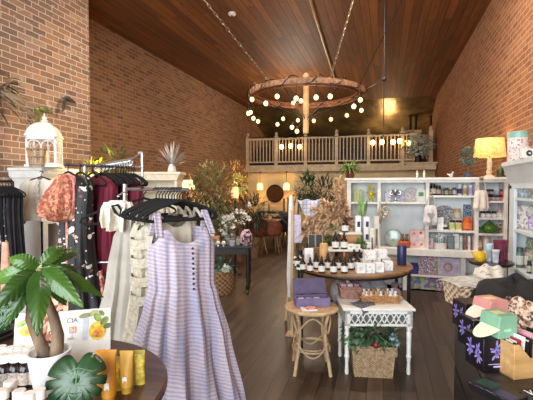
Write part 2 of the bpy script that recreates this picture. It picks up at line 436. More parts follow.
# bulbs: near side (hang below the near rim) and far side
cc = CM.inverted() @ (Vector(c) - CP)
near = [(252, 99), (266, 103), (277, 96), (296, 98), (316, 97), (330.5, 96), (360.5, 99.5), (354, 106)]
far = [(246, 113), (250.6, 112), (253.5, 118), (258, 121), (277.5, 124), (314, 120.5), (331, 119), (347, 115), (361.5, 110), (283, 118.5), (298, 120)]
low = [(292, 127), (297, 131), (301, 100.5), (293.5, 102.5)]
def bulb_parts(loc, parent):
    global bulb
    if bulb is None:
        bulb = P(MB().ball((0, 0, -.075), .036, 12, 8, 1.1), 'bulb', M_bulb, parent, loc=loc)
        P(MB().lathe([(.013, -.045), (.017, -.04), (.017, 0), (.006, .01)], seg=10), 'socket', M_black, bulb)
        KID[bulb.name] = [x for x in COL.objects if x.parent == bulb]
    else: dup(bulb, loc, parent=parent)
for (px, py) in near + far:
    # horizontal plane of the ring: pixel column fixes the angle, near or far half
    isn = (px, py) in near
    lat = (px - 266.5) / 400
    best = None
    for k in range(720):
        a = 2 * pi * k / 720; q = Vector((Rr * cos(a), Rr * sin(a), 0)); w = c + q; v = CM.inverted() @ (w - CP)
        if ((-v.z) < D) != isn: continue
        e = abs(v.x / -v.z - lat) 
        if best is None or e < best[0]: best = (e, q, -v.z)
    q = best[1]; w = c + q
    z = (at(px, py, best[2]).z + .07) - c.z
    z = min(-.02, z)
    bulb_parts((q.x, q.y, z), ch)
    if z < -.05: P(MB().tube([(q.x, q.y, z), (q.x, q.y, 0)], .004, 5), 'drop_cord', M_black, ch)
for (px, py) in low:
    w = at(px, py, D) - c; w.z += .07
    bulb_parts(tuple(w), ch)
    P(MB().tube([tuple(w), (w.x * .3, w.y * .3, w.z + .08), (0, 0, w.z + .1)], .004, 5), 'drop_cord', M_black, ch)
# chains
for (p0, p1, d1) in [((266, 87), (204, 0), 5.2), ((326, 83), (353, 0), 5.4)]:
    A = at(*p0, 6.2)
    q = (A - c); q.z = 0; q = q.normalized() * (Rr - .03); A = c + q + Vector((0, 0, .05))
    B = at(*p1, d1); dr = (B - A); T = A + dr * ((ZC - A.z) / dr.z)
    m = MB(); n = 46; L = (T - A)
    for i in range(n):
        a0 = A + L * (i / n) - c; a1 = A + L * ((i + 1.35) / n) - c
        if i == n - 1: a1 = T - c
        s0 = L.normalized().orthogonal().normalized(); s0 = s0 if i % 2 else L.normalized().cross(s0)
        m.tube([a0, a0 + s0 * .014 + (a1 - a0) * .2, a0 + s0 * .014 + (a1 - a0) * .8, a1, a0 - s0 * .014 + (a1 - a0) * .8, a0 - s0 * .014 + (a1 - a0) * .2], .0055, 5, True)
    m.lathe([(.05, -.01), (.05, 0)], tuple(T - c), 10)
    P(m, 'chain', mat((150, 132, 104), .4, .7), ch)
m = MB(); T = atz(412, -20, ZC) - c; q = Vector((.75, .6, .04)); m.tube([q, T], .008, 5)
P(m, 'stay_wire', M_iron, ch)
# string lights by the mezzanine, hanging on cord from the railing front
sl = thing('string_lights', 'string of globe bulbs hanging in front of the mezzanine railing', 'string lights', (0, YM - .12, 3.2))
mb = MB(); prev = None
xsb = []
for px, py in [(281.6, 146.7), (290.6, 146), (299.7, 146.7), (372.8, 142.6), (382, 142), (393, 142), (399.6, 141), (408.7, 143)]:
    p = aty(px, py, YM - .12); xsb.append((p.x, p.z - 3.2 + .14))
cord = [(XL + .1, 0, .38)]
for i, (x, z) in enumerate(xsb):
    if i: x0 = xsb[i - 1][0]; cord.append(((x0 + x) / 2, 0, .30))
    cord.append((x, 0, .34))
    o = P(MB().ball((x, 0, z - .14), .085, 12, 8, 1.15), 'globe_bulb', glow((255, 206, 130), 7, 'globe_glow'), sl)
    P(MB().lathe([(.03, -.05), (.04, -.04), (.04, .02), (.01, .04)], (x, 0, z), 10).tube([(x, 0, z), (x, 0, .34)], .008, 5), 'socket', M_black, o)
cord.append((1.0, 0, .38))
P(MB().tube(cord, .012, 5), 'cord', M_black, sl)
# pendant cable with a junction ball at x=384 and a cross rod to the wheel
p = at(384, 79, 6.6); T = Vector((p.x, p.y, ZC))
pd = thing('pendant_cable', 'black cable with small junction ball hanging from ceiling right of chandelier', 'cable', T)
P(MB().tube([(0, 0, 0), (0, 0, p.z - ZC - .95)], .008, 6), 'cable', M_black, pd)
P(MB().ball((0, 0, p.z - ZC), .045), 'junction_ball', mat((60, 50, 44), .3, .3), pd)
P(MB().tube([(0, 0, p.z - ZC), tuple((c + Vector((.72, .66, .06))) - T)], .008, 6), 'cross_rod', M_chrome, pd)
P(MB().lathe([(.06, 0), (.05, -.03)]), 'ceiling_rose', M_black, pd)
# ============================================================ helpers for cloth and plants
def face(dx=0): return TH + dx
def interp(prof, t):
    """smooth interpolation of rows (z, a, b, ...) at t in 0..1 along z"""
    z0, z1 = prof[0][0], prof[-1][0]; z = z0 + (z1 - z0) * t
    for i in range(len(prof) - 1):
        a, b = prof[i], prof[i + 1]
        if z <= a[0] + 1e-9 and z >= b[0] - 1e-9:
            k = (a[0] - z) / max(1e-9, a[0] - b[0]); k = k * k * (3 - 2 * k) * .5 + k * .5
            return [z] + [a[j] + (b[j] - a[j]) * k for j in range(1, len(a))]
    return list(prof[-1])
def cloth_body(prof, nf=11, amp=.12, seed=0, dip=0, side=0, nu=96, nv=40, hem=0):
    R = random.Random(seed); ph = [R.uniform(0, 6.28) for _ in range(6)]
    L = prof[0][0] - prof[-1][0]
    def fn(u, v):
        a = 2 * pi * u; z, hw, hd = interp(prof, v)[:3]
        k = amp * (v ** .6)
        rip = 1 + k * (sin(nf * a + ph[0] + 1.2 * sin(3 * v + ph[1])) * .6 + sin((nf * 2 - 3) * a + ph[2] + 2 * v) * .3 + sin(5 * a + ph[3]) * .4)
        ca, sa = cos(a), sin(a)
        x = hw * (abs(ca) ** .85) * (1 if ca > 0 else -1) * (1 + (rip - 1) * .45); y = hd * (abs(sa) ** .8) * (1 if sa > 0 else -1) * (1 + (rip - 1) * 2.2)
        w = max(0, 1 - v / .22)
        xx = abs(ca)
        z -= w * (dip * max(0, 1 - (xx / .55) ** 2) + side * max(0, (xx - .7) / .3))
        z += hem * v * sin(7 * a + ph[4]) 
        return (x, y, z)
    return MB().grid(fn, nu, nv, True)
def strap(p0, p1, w=.014): return MB().tube([p0, ((p0[0] + p1[0]) / 2, (p0[1] + p1[1]) / 2 - .004, (p0[2] + p1[2]) / 2), p1], w, 8)
def hanger_mb(w=.21):
    m = MB()
    m.tube([(0, 0, -.06), (0, 0, -.03), (.018, 0, -.008), (.012, 0, .008), (-.006, 0, .012), (-.02, 0, 0)], .0035, 6)
    m.tube([(0, 0, -.055), (.03, 0, -.062), (w * .6, 0, -.092), (w - .012, 0, -.125), (w, 0, -.145), (w - .02, 0, -.158), (0, 0, -.16), (-w + .02, 0, -.158), (-w, 0, -.145), (-w + .012, 0, -.125), (-w * .6, 0, -.092), (-.03, 0, -.062)], .0075, 8, True)
    return m
HANG = None
def hanger(p, rz, label, group=None):
    global HANG
    if HANG is None:
        HANG = hanger_mb().build('clothes_hanger', M_velvet, loc=p, rot=rz); tag(HANG, label, 'hanger', group); KID[HANG.name] = []
        return HANG
    o = HANG.copy(); COL.objects.link(o); o.location = p; o.rotation_euler = (0, 0, rz); o['label'] = label
    if group: o['group'] = group
    elif 'group' in o: del o['group']
    return o
def foliage(n, rad, leaf, w, seed=0, z0=0, up=.3, droop=.35, flat=1, nseg=3, hollow=.25):
    R = random.Random(seed); m = MB()
    for i in range(n):
        while True:
            v = Vector((R.uniform(-1, 1), R.uniform(-1, 1), R.uniform(-1, 1)))
            if hollow < v.length < 1: break
        d = v.normalized() + Vector((R.uniform(-.6, .6), R.uniform(-.6, .6), up + R.uniform(-.4, .4)))
        m.leaf((v.x * rad[0], v.y * rad[1], z0 + v.z * rad[2]), d, leaf * R.uniform(.6, 1.2), w * R.uniform(.7, 1.2), droop, nseg)
    return m
def green(c, var=.35): return mat(c, .5, var=var, scale=9, name='leaf')
def rect_legs(m, x0, x1, y0, y1, t, z0, z1):
    for x in (x0, x1 - t):
        for y in (y0, y1 - t): m.box(x, x + t, y, y + t, z0, z1)
    return m
def legs4(parent, x, y, t, z1, m, name='leg', taper=.7):
    for sx in (-1, 1):
        for sy in (-1, 1):
            P(MB().lathe([(t * taper, 0), (t, z1)], seg=10), name, m, parent, loc=(sx * x, sy * y, 0))

# ============================================================ left wall side
M_gw = mat((216, 216, 210), .5, var=.05, scale=5, name='grey_white_paint')
hx, hy = -3.96, 3.85
h = thing('display_hutch', 'white display cabinet with wide cornice against the near left brick wall', 'cabinet', (-4.23, 4.16, 0))
P(MB().box(-.27, .27, -.31, .31, 1.80, 1.84).prism([(-.27, 1.8), (-.27, 1.74), (-.24, 1.71), (.22, 1.71), (.25, 1.76), (.25, 1.8)], -.29, .29), 'cornice', M_gw, h, bevel=.006)
P(MB().box(-.25, .22, -.26, -.22, 0, 1.71).box(-.25, .22, .22, .26, 0, 1.71).box(-.25, -.22, -.22, .22, 0, 1.71), 'carcass', M_gw, h)
P(MB().box(.19, .23, -.26, .26, 1.6, 1.71).box(.19, .23, -.26, -.19, 0, 1.6).box(.19, .23, .19, .26, 0, 1.6), 'face_frame', M_gw, h)
for z in (.1, .62, 1.14): P(MB().box(-.22, .2, -.22, .22, z, z + .03), 'shelf', M_gw, h)
for i, (z, c, lab) in enumerate([(1.172, (60, 54, 58), 'folded charcoal jersey on the upper shelf of the left cabinet'), (.652, (150, 120, 100), 'folded tan jersey on the middle shelf of the left cabinet')]):
    tag(MB().box(-.15, .15, -.16, .16, 0, .1).build('folded_jersey', mat(c, .9, bump=.3), loc=(-4.22, 4.16, z), bevel=.03), lab, 'clothing')
# lantern
l = thing('lantern', 'white domed lantern with arched windows on top of the left cabinet', 'lantern', spot(45.5, 4.95, 1.84), TH + .25)
P(MB().box(-.18, .18, -.18, .18, 0, .03).box(-.165, .165, -.165, .165, .03, .05), 'base', M_white, l, bevel=.004)
fr = MB()
for k in range(4):
    fr.X = Matrix.Rotation(k * pi / 2, 4, 'Z')
    fr.box(-.165, -.145, -.165, -.145, .05, .36)
    for cx in (-.075, .075):
        pts = [(cx - .07, .05), (cx - .07, .25)] + [(cx - .07 * cos(q * pi / 8), .25 + .07 * sin(q * pi / 8)) for q in range(1, 8)] + [(cx + .07, .25), (cx + .07, .05)]
        fr.tube([(x, -.158, z) for x, z in pts], .007, 6)
        fr.box(cx - .004, cx + .004, -.16, -.154, .05, .32); fr.box(cx - .07, cx + .07, -.16, -.154, .18, .188)
    fr.box(-.165, .165, -.165, -.15, .33, .37)
P(fr, 'frame', M_white, l)
RFM = MB(); RFM.X = Matrix.Rotation(pi / 4, 4, 'Z')
P(RFM.lathe([(.25, .37), (.25, .385), (.235, .40), (.215, .45), (.17, .50), (.1, .54), (.03, .56)], seg=4), 'roof', M_white, l, smooth=30)
P(MB().lathe([(.03, .555), (.045, .575), (.02, .59), (.035, .61), (.012, .63), (.004, .67)], seg=12), 'finial', M_white, l)
P(MB().lathe([(.03, .05), (.03, .2), (.02, .205)], seg=14), 'candle', mat((230, 214, 180), .5), l)
b = thing('wicker_vase', 'slatted wicker holder in front of the white lantern', 'basket', spot(37, 4.75, 1.842))
m = MB()
for k in range(16):
    a = 2 * pi * k / 16; m.tube([(.07 * cos(a), .07 * sin(a), 0), (.085 * cos(a), .085 * sin(a), .12), (.1 * cos(a), .1 * sin(a), .22)], .008, 6)
P(m, 'stave', mat((176, 146, 110), .8, bump=.4), b); b.children[0]['kind'] = 'stuff'
for z, r in ((.02, .074), (.11, .086), (.2, .098)): P(MB().torus((0, 0, z), r, .008, 24), 'hoop', mat((150, 120, 90), .8), b)

# wall birds and dried wreath
M_metalbird = mat((58, 60, 50), .5, .4, var=.5, name='patinated_metal')
def bird(px, py, s, rz, label, c=(60, 56, 50)):
    p = atx(px, py, XN + .06); r = thing('metal_bird', label, 'wall ornament', p)
    E = Matrix.Rotation(rz, 4, 'X')
    m = MB(); m.X = E; m.tube([(0, -s * .1, -s * .02), (.01, 0, 0), (.012, s * .14, -.01), (0, s * .26, -.05 * s)], [.012 * s * 3, .05 * s, .04 * s, .01], 8); P(m, 'body', mat(c, .45, .3, var=.4), r)
    for sg, L, ang in ((1, .62, .12), (-1, .62, 1.9)):
        m = MB(); m.X = E; d = (0.02, cos(ang), sin(ang) * (1 if sg > 0 else -1)); 
        m.leaf((.02, 0, 0), d, s * L, s * .2, .25, 6, side=(0, -d[2], d[1]), tip=.7, fold=.3); P(m, 'wing', mat(c, .45, .3, var=.4), r, solid=.004)
    return r
bird(64, 98, .36, 0, 'dark metal swallow on the brick wall above and right of lantern')
bird(37, 109, .42, .1, 'green tinged metal swallow on the brick wall just above the lantern', (96, 100, 52))
wr = thing('dried_wreath', 'dark leafy wreath with pale twigs at the left edge of brick wall', 'wreath', atx(-3, 90, XN + .06))
m = foliage(40, (.06, .16, .3), .2, .05, 4, up=0); P(m, 'leaves', mat((52, 58, 38), .6, var=.5), wr)
m = MB(); R = random.Random(8)
for i in range(16):
    a = R.uniform(-.7, .7); L = R.uniform(.4, 1.0)
    m.tube([(0, .05, 0), (.0, L * .5 * cos(a), L * .5 * sin(a)), (.02, L * cos(a), L * sin(a) - .12 * L)], [.005, .004, .002], 5)
P(m, 'twigs', mat((168, 152, 132), .8), wr); wr.children[-1]['kind'] = 'stuff'

# ---------------------------------------------------------- beige blouse
M_beige = mat((214, 206, 190), .85, var=.06, scale=6, name='beige_linen')
def blouse(p, rz, label, m, w=.2, L=.5, sleeve=True, seed=0, ruffle=False, cat='blouse', name='blouse'):
    t = thing(name, label, cat, p, rz)
    P(cloth_body([(-.075, .05, .03), (-.11, .15, .05), (-.15, w * .95, .06), (-.28, w * .93, .07), (-L, w * 1.12, .09)], 9, .22, seed, dip=.02), 'bodice', m, t)
    if sleeve:
        for s in (-1, 1):
            P(MB().tube([(s * .13, 0, -.1), (s * (w - .01), .0, -.17), (s * (w + .03), -.01, -.34), (s * (w + .045), -.02, -L + .02), (s * (w + .04), -.02, -L - .05)], [.035, .06, .062, .068, .035], 12), 'sleeve', m, t)
    if ruffle:
        rf = MB().grid(lambda u, v: (.02 * (1 - v) * sin(26 * u * 1.1) * .6 + .008 + (v - .5) * .035, -.085 - .012 * sin(34 * u + 3 * v), -.1 - u * (L - .18)), 50, 4)
        P(rf, 'ruffle', m, t, solid=.003)
    return t
p = at(41, 172, 4.62); blouse(p, TH - .1, 'beige ruffled long sleeved blouse hanging in front of the left cabinet', M_beige, .2, .56, ruffle=True, seed=2)
hanger(p, TH - .1, 'black hanger holding the beige ruffled blouse')
tag(MB().tube([(0, 0, 0), (-.15, .18, .0), (-.3, .25, -.03)], .007, 6).build('wall_hook', M_iron, loc=p + Vector((0, 0, .006))), 'dark hook arm reaching from left cabinet to the beige blouse', 'hook')

# ---------------------------------------------------------- far left rack of dark clothes
r0 = at(-14, 184, 4.1); r1 = at(13, 184, 4.25); r1.z = r0.z = 1.66
M_fl1 = print_mat((24, 22, 24), [(190, 176, 160), (120, 90, 84), (30, 28, 30), (150, 140, 140)], 34, .35)
rk = thing('clothes_rack', 'dark metal clothes rack at far left below the wall wreath', 'clothes rack', (0, 0, 0))
P(MB().tube([r0, r1], .012, 8), 'rail', M_iron, rk)
for q in (r0, r1): P(MB().tube([q, (q.x, q.y, .04)], .012, 8).cbox((q.x, q.y, .02), (.04, .5, .04)), 'upright', M_iron, rk)
ax = (r1 - r0).normalized(); ang = math.atan2(ax.y, ax.x) + pi / 2
for i in range(9):
    t_ = (i + .5) / 9; q = r0 + (r1 - r0) * t_
    lab = ORD[i] + ' black hanger on the far left clothes rack' if i else 'leftmost black hanger on the far left clothes rack'
    hanger(q, ang + .5, lab, 'hangers on the far left clothes rack')
    mm = [M_fl1, M_velvet, M_fl1, mat((30, 30, 34), .9, var=.3), M_velvet, mat((44, 34, 38), .9), M_velvet, mat((26, 26, 28), .9, var=.3), M_velvet][i]
    o = cloth_body([(-.075, .04, .014), (-.14, .17, .018), (-.3, .16, .02), (-.95 - .04 * (i % 3), .2, .024)], 6, .2, i).build('dark_garment', mm, loc=q, rot=ang + .5)
    tag(o, ORD[i] + (' black and white printed' if mm is M_fl1 else ' dark') + ' garment on the far left clothes rack', 'clothing', 'dark clothes on the far left rack')
q = at(5, 242, 3.7); tag(cloth_body([(0, .03, .02), (-.3, .045, .03), (-.5, .05, .03)], 5, .2, 3).build('scarf', mat((214, 166, 140), .9), loc=q), 'salmon coloured scarf hanging below dark clothes at left edge', 'scarf')
tag(MB().tube([(0, 0, 0), (0, .0, -.02), (-.02, 0, -.03)], .004, 5).build('scarf_hook', M_iron, loc=q + Vector((0, 0, .02))), 'tiny dark hook holding the salmon scarf', 'hook')

# ---------------------------------------------------------- middle rack: coral, floral, burgundy
def CF(lat, d, z): return Vector((lat * cos(TH) - d * sin(TH), lat * sin(TH) + d * cos(TH), z))
RB = lambda t, z=1.77: CF(-1.15 - .38 * t, 3.5 - .5 * t, z)
M_burg = mat((104, 18, 42), .8, var=.15, scale=5, name='burgundy_fabric')
M_floral = print_mat((18, 17, 20), [(196, 150, 140), (168, 176, 150), (120, 60, 62), (214, 204, 186)], 22, .3)
M_coral = print_mat((196, 120, 92), [(170, 92, 66), (208, 156, 116), (210, 128, 108), (150, 96, 76)], 60, .9, .8)
M_pink = print_mat((222, 120, 120), [(236, 150, 140), (200, 90, 100), (230, 170, 150)], 30, .6)
rk = thing('clothes_rack', 'silver clothes rack holding the burgundy and floral dresses', 'clothes rack')
a, b = RB(-.12), RB(.98)
P(MB().tube([a, b], .012, 8), 'rail', M_chrome, rk)
pst = CF((133 - 266.5) / 400 * 3.42, 3.42, 0)
for q in (a, RB(.72)): P(MB().tube([q, (q.x, q.y, .05)], .012, 8), 'upright', M_chrome, rk)
P(MB().tube([(a.x, a.y, 1.77), (a.x, a.y, 1.9)], .014, 8).cbox((a.x, a.y, 1.9), (.05, .05, .02)), 'top_post', M_chrome, rk)
for q in (a, RB(.72)): P(MB().cbox((q.x, q.y, .03), (.04, .5, .05), TH), 'foot', M_chrome, rk)
axr = math.atan2(-.6, .8) + TH
def onrack(t, prof, m, label, cat, seed, nf=10, amp=.15, rz=None, name='dress', z=1.77, dip=.02, side=0, off=(0, 0, 0)):
    q = RB(t, z) + Vector(off); rz = axr if rz is None else rz
    o = cloth_body(prof, nf, amp, seed, dip=dip, side=side).build(name, m, loc=q, rot=rz)
    return tag(o, label, cat), q
LONG = [(-.08, .06, .03), (-.12, .16, .055), (-.17, .2, .07), (-.4, .18, .075), (-.6, .18, .08), (-1.2, .26, .09)]
onrack(.52, LONG, M_burg, 'long burgundy dress hanging near the silver post', 'dress', 5, 12, .22, name='long_dress')
onrack(.14, [(-.08, .06, .03), (-.12, .16, .04), (-.17, .2, .05), (-.4, .17, .05), (-.9, .2, .07)], M_burg, 'burgundy top behind the silver post, right of the long burgundy dress', 'clothing', 6, name='dark_shirt')
onrack(.84, LONG, M_floral, 'black floral dress hanging between coral top and burgundy dress', 'dress', 7, 10, .2, name='long_dress')
onrack(.9, [(-.3, .03, .02), (-.35, .05, .03), (-.6, .06, .03), (-1.05, .07, .04)], M_pink, 'long pink printed dress mostly hidden behind the coral top', 'dress', 8, 8, .2, name='long_dress')
onrack(.3, [(-.08, .05, .02), (-.12, .15, .03), (-.8, .17, .05)], mat((34, 24, 30), .9), 'dark top hanging just left of the silver post', 'clothing', 10, 8, .2, name='dark_shirt')
for i, t_ in enumerate([.02, .06, .1, .14, .18, .22, .26, .3, .35, .4, .45, .5, .62, .78, .93]):
    hanger(RB(t_), axr + .05 * (i % 3 - 1), ORD[14 - i] + ' black hanger on the silver rack', 'hangers on the silver rack')
# coral blouse, puffed
q = RB(.93)
t = thing('coral_blouse', 'coral paisley top with billowing sleeve at left end of silver rack', 'blouse', q, axr)
P(cloth_body([(-.07, .04, .03), (-.11, .09, .045), (-.2, .1, .05), (-.3, .11, .06), (-.36, .1, .06)], 9, .3, 12), 'bodice', print_mat((206, 130, 124), [(196, 104, 92), (222, 160, 146)], 50, .6), t)
cy = cloth_body([(-.06, .03, .03), (-.1, .05, .05), (-.22, .085, .09), (-.31, .105, .11), (-.38, .085, .09), (-.41, .04, .04)], 13, .35, 13)
o = P(cy, 'sleeve', M_coral, t, loc=(.06, -.06, -.02)); o.rotation_euler = (0, .16, 0)
# low patterned skirts under the coral top
p = at(70, 262, 3.05)
for i, (dx, mm, lab) in enumerate([(0, print_mat((190, 140, 110), [(150, 90, 70), (214, 180, 150), (110, 60, 50)], 30, .8), 'paisley brown skirt hanging low behind the money tree'), (.12, print_mat((206, 130, 110), [(180, 80, 70), (230, 190, 170)], 36, .7), 'coral patterned skirt hanging low behind the leaning card')]):
    q = p + CF(dx, dx * .1, 0); q.z = 1.02
    tag(cloth_body([(-.06, .12, .04), (-.5, .2, .08), (-.75, .22, .1)], 11, .3, 20 + i).build('skirt', mm, loc=q, rot=TH), lab, 'skirt')
    hanger(q, TH, 'black hanger of the ' + ('brown' if i == 0 else 'coral') + ' low hanging skirt')
q0 = p + CF(-.15, 0, 0); q1 = p + CF(.35, .035, 0)
lowr = thing('low_rail', 'low metal rail carrying two patterned skirts', 'clothes rack')
P(MB().tube([(q0.x, q0.y, 1.02), (q1.x, q1.y, 1.02)], .01, 8), 'rail', M_chrome, lowr)
for q in (q0, q1): P(MB().tube([(q.x, q.y, 1.02), (q.x, q.y, .0)], .01, 8), 'upright', M_chrome, lowr)
# silver beaded headbands along the top of the rack
p0 = at(96, 165, 3.6); p1 = at(131, 159, 3.45)
hb = thing('headband_bar', 'bar of silvery beaded headbands above the burgundy dress', 'headbands')
P(MB().tube([p0, p1], .008, 6).tube([p1, RB(-.12, 1.9)], .008, 6), 'bar', M_chrome, hb)
for i in range(14):
    q = p0.lerp(p1, (i + .5) / 14)
    P(MB().torus((q.x, q.y, q.z - .035), .026, .0055, 14, 6, pi / 2 - .5), 'headband', mat((176, 182, 190), .3, .6, var=.4, scale=90), hb)

# ---------------------------------------------------------- white cabinets behind the racks with plants
M_creamp = mat((226, 216, 190), .5, var=.05, name='cream_paint')
def small_hutch(name, label, p, w, d, z, rz, m):
    t = thing(name, label, 'cabinet', p, rz)
    P(MB().box(-w / 2, w / 2, -d / 2, d / 2, z - .04, z).prism([(-w / 2 + .02, z - .04), (-w / 2 + .06, z - .13), (w / 2 - .06, z - .13), (w / 2 - .02, z - .04)], -d / 2 + .02, d / 2 - .02), 'cornice', m, t, bevel=.004)
    P(MB().box(-w / 2 + .06, -w / 2 + .1, -d / 2 + .04, d / 2 - .04, 0, z - .13).box(w / 2 - .1, w / 2 - .06, -d / 2 + .04, d / 2 - .04, 0, z - .13).box(-w / 2 + .1, w / 2 - .1, d / 2 - .07, d / 2 - .04, 0, z - .13), 'carcass', m, t)
    for k in range(4): P(MB().box(-w / 2 + .1, w / 2 - .1, -d / 2 + .05, d / 2 - .07, .1 + k * (z - .4) / 3, .13 + k * (z - .4) / 3), 'shelf', m, t)
    return t
p = spot(158, 6.3, 0); small_hutch('display_cabinet', 'cream cabinet behind the striped dress with silver plant on top', p, .8, .45, 1.83, TH, M_creamp)
sp = thing('silver_palm', 'silvery fan shaped dried palm on the cream cabinet', 'plant', spot(172, 6.3, 1.83))
P(MB().lathe([(.05, 0), (.07, .02), (.05, .1), (.03, .13)], seg=14), 'vase', M_white, sp)
m = MB(); R = random.Random(4)
for i in range(34):
    a = radians(-88 + 176 * i / 33); L = R.uniform(.3, .44)
    m.leaf((0, 0, .1), (sin(a) * 1.0, R.uniform(-.35, .35), cos(a) + .15), L, .035, .1, 4, tip=.8)
P(m, 'fronds', mat((178, 172, 164), .5, .2, var=.15), sp)
p = spot(100, 5.6, 0); small_hutch('display_cabinet', 'white cabinet behind the silver rack topped with lit greenery', p, .6, .4, 1.66, TH, M_white)
gp = thing('yellow_green_plant', 'yellow green lit plant on cabinet behind the silver rack', 'plant', spot(94, 5.55, 1.66))
P(MB().lathe([(.07, 0), (.1, .1), (.09, .11)], seg=14), 'pot', M_white, gp)
P(foliage(90, (.26, .16, .12), .14, .035, 5, z0=.17), 'leaves', green((176, 172, 60)), gp)  # yellow lamp light is put into the leaf colour
gp = thing('leafy_plant', 'dark green plant above the headbands behind the silver rack', 'plant', spot(112, 5.65, 1.66))
P(MB().lathe([(.06, 0), (.08, .12), (.07, .13)], seg=14), 'pot', M_iron, gp)
P(foliage(120, (.24, .16, .18), .16, .03, 6, z0=.32), 'leaves', green((70, 82, 42)), gp)
# ============================================================ near rack with the striped dress
AR = lambda t, z=1.585: CF(-.442 - .64 * t, 2.1 + .77 * t, z)
azr = TH + radians(38)
t = NT('striped_cotton'); 
sep = t.n('ShaderNodeSeparateXYZ'); t.l(t.co(), sep.inputs[0])
wob = t.noise(5, 3)
ph = t.math('ADD', t.math('MULTIPLY', sep.outputs[2], 330), t.math('ADD', t.math('MULTIPLY', sep.outputs[0], 70), t.math('MULTIPLY', wob, 16)))
st = t.math('SINE', ph)
col = t.ramp(t.noise(1, 3, t.map((14, 6, 1.5))), [(.35, (164, 162, 182)), (.5, (190, 176, 180)), (.65, (152, 156, 180))])
t.base(t.mix(t.math('MULTIPLY', t.math('GREATER_THAN', st, .05), .5), col, (122, 120, 150)))
t.bump(t.noise(70, 3), .5, .004)
M_stripe = t.fin(.85)
rk = thing('clothes_rack', 'chrome rack arm carrying the striped dress and cream dresses', 'clothes rack')
e = AR(.82)
P(MB().tube([AR(-.06), AR(.82)], .011, 8), 'rail', M_chrome, rk)
P(MB().tube([(e.x, e.y, 1.62), (e.x, e.y, .05)], .016, 10), 'upright', M_chrome, rk)
P(MB().lathe([(.2, 0), (.2, .02), (.03, .05)], (e.x, e.y, 0), 20), 'base', M_chrome, rk)
q = AR(0)
ds = thing('striped_dress', 'long lilac and blue striped sleeveless dress with button front', 'dress', q, azr)
P(cloth_body([(-.2, .165, .055), (-.26, .185, .07), (-.38, .18, .075), (-.5, .175, .08), (-.56, .195, .09), (-.8, .255, .12), (-1.22, .34, .16)], 13, .16, 31, dip=.075, side=.07, nu=160, nv=70, hem=.008), 'dress_body', M_stripe, ds)
for s in (-1, 1):
    P(MB().grid(lambda u, v, s=s: ((s * (.15 - .015 * v + (u - .5) * .036)), -.052 * (1 - v) - .0 + .012 * v - .004 * cos(6 * u), -.235 + v * .125), 5, 8), 'strap', M_stripe, ds, solid=.004)
    P(MB().grid(lambda u, v, s=s: ((s * (.15 - .015 * v + (u - .5) * .036)), .052 * (1 - v) + .012 * v, -.235 + v * .125), 5, 8), 'strap', M_stripe, ds, solid=.004)
for k in range(9):
    P(MB().ball((0, 0, 0), .0065, 8, 5), 'button', M_black, ds, loc=(.015, -.083 - .003 * k * .4, -.3 - k * .026))
hanger(q, azr, 'black hanger at front of chrome rack holding the striped dress')
M_lace = mat((172, 162, 142), .9, var=.12, scale=60, bump=.6, name='cream_lace')
M_crm = mat((184, 174, 154), .9, var=.07, scale=8, name='cream_cotton')
M_gcr = mat((160, 154, 142), .9, var=.08, scale=6, name='grey_cream_cotton')
def hung_dress(t_, m, label, prof, seed, ruf=0, dz=0, name='hanging_dress', rz=azr, amp=.2, sw=.15):
    q = AR(t_); d = thing(name, label, 'dress', q, rz)
    P(cloth_body(prof, 12, amp, seed, dip=.06, side=.05, nu=120, nv=50), 'dress_body', m, d)
    for s in (-1, 1):
        P(MB().tube([(s * sw, -.045, prof[0][0] - .02), (s * (sw - .01), -.03, -.13), (s * (sw - .02), 0, -.1), (s * (sw - .01), .03, -.13), (s * sw, .045, prof[0][0] - .02)], .009, 6), 'strap', m, d)
    for k in range(ruf):
        z = -.26 - k * .1
        P(MB().grid(lambda u, v, z=z: ((.2 + .006 * sin(75 * u)) * cos(2 * pi * u), (.12 + .008 * sin(81 * u)) * sin(2 * pi * u), z - .05 * v + .008 * sin(30 * u)), 90, 3, True), 'ruffle', M_lace, d)
    return d
SH = [(-.17, .16, .05), (-.25, .18, .06), (-.5, .175, .07), (-.9, .24, .1), (-1.2, .3, .12)]
hung_dress(.1, M_crm, 'cream lace neck dress directly behind the striped dress', [(-.14, .13, .04), (-.22, .15, .05), (-.5, .14, .06), (-.9, .18, .08)], 33)
hung_dress(.2, M_lace, 'cream ruffled lace dress left of the striped dress', SH, 34, 4)
hung_dress(.3, M_crm, 'cream cotton dress between the ruffled and grey dresses', [(-.14, .14, .04), (-.22, .16, .05), (-.5, .15, .06), (-1.05, .22, .1)], 35)
hung_dress(.48, M_gcr, 'long grey cream gathered dress hanging left of the ruffled lace dress', [(-.17, .16, .05), (-.25, .19, .07), (-.5, .22, .1), (-.9, .29, .14), (-1.2, .33, .16)], 36)
for i, t_ in enumerate([.03, .06, .09, .12, .16, .2, .24, .28, .32, .5]):
    hanger(AR(t_), azr + .06 * (i % 3 - 1), ['second', 'third', 'fourth', 'fifth', 'sixth', 'seventh', 'eighth', 'ninth', 'tenth', 'eleventh'][i] + ' black hanger from the front of chrome rack', 'hangers on the chrome rack')
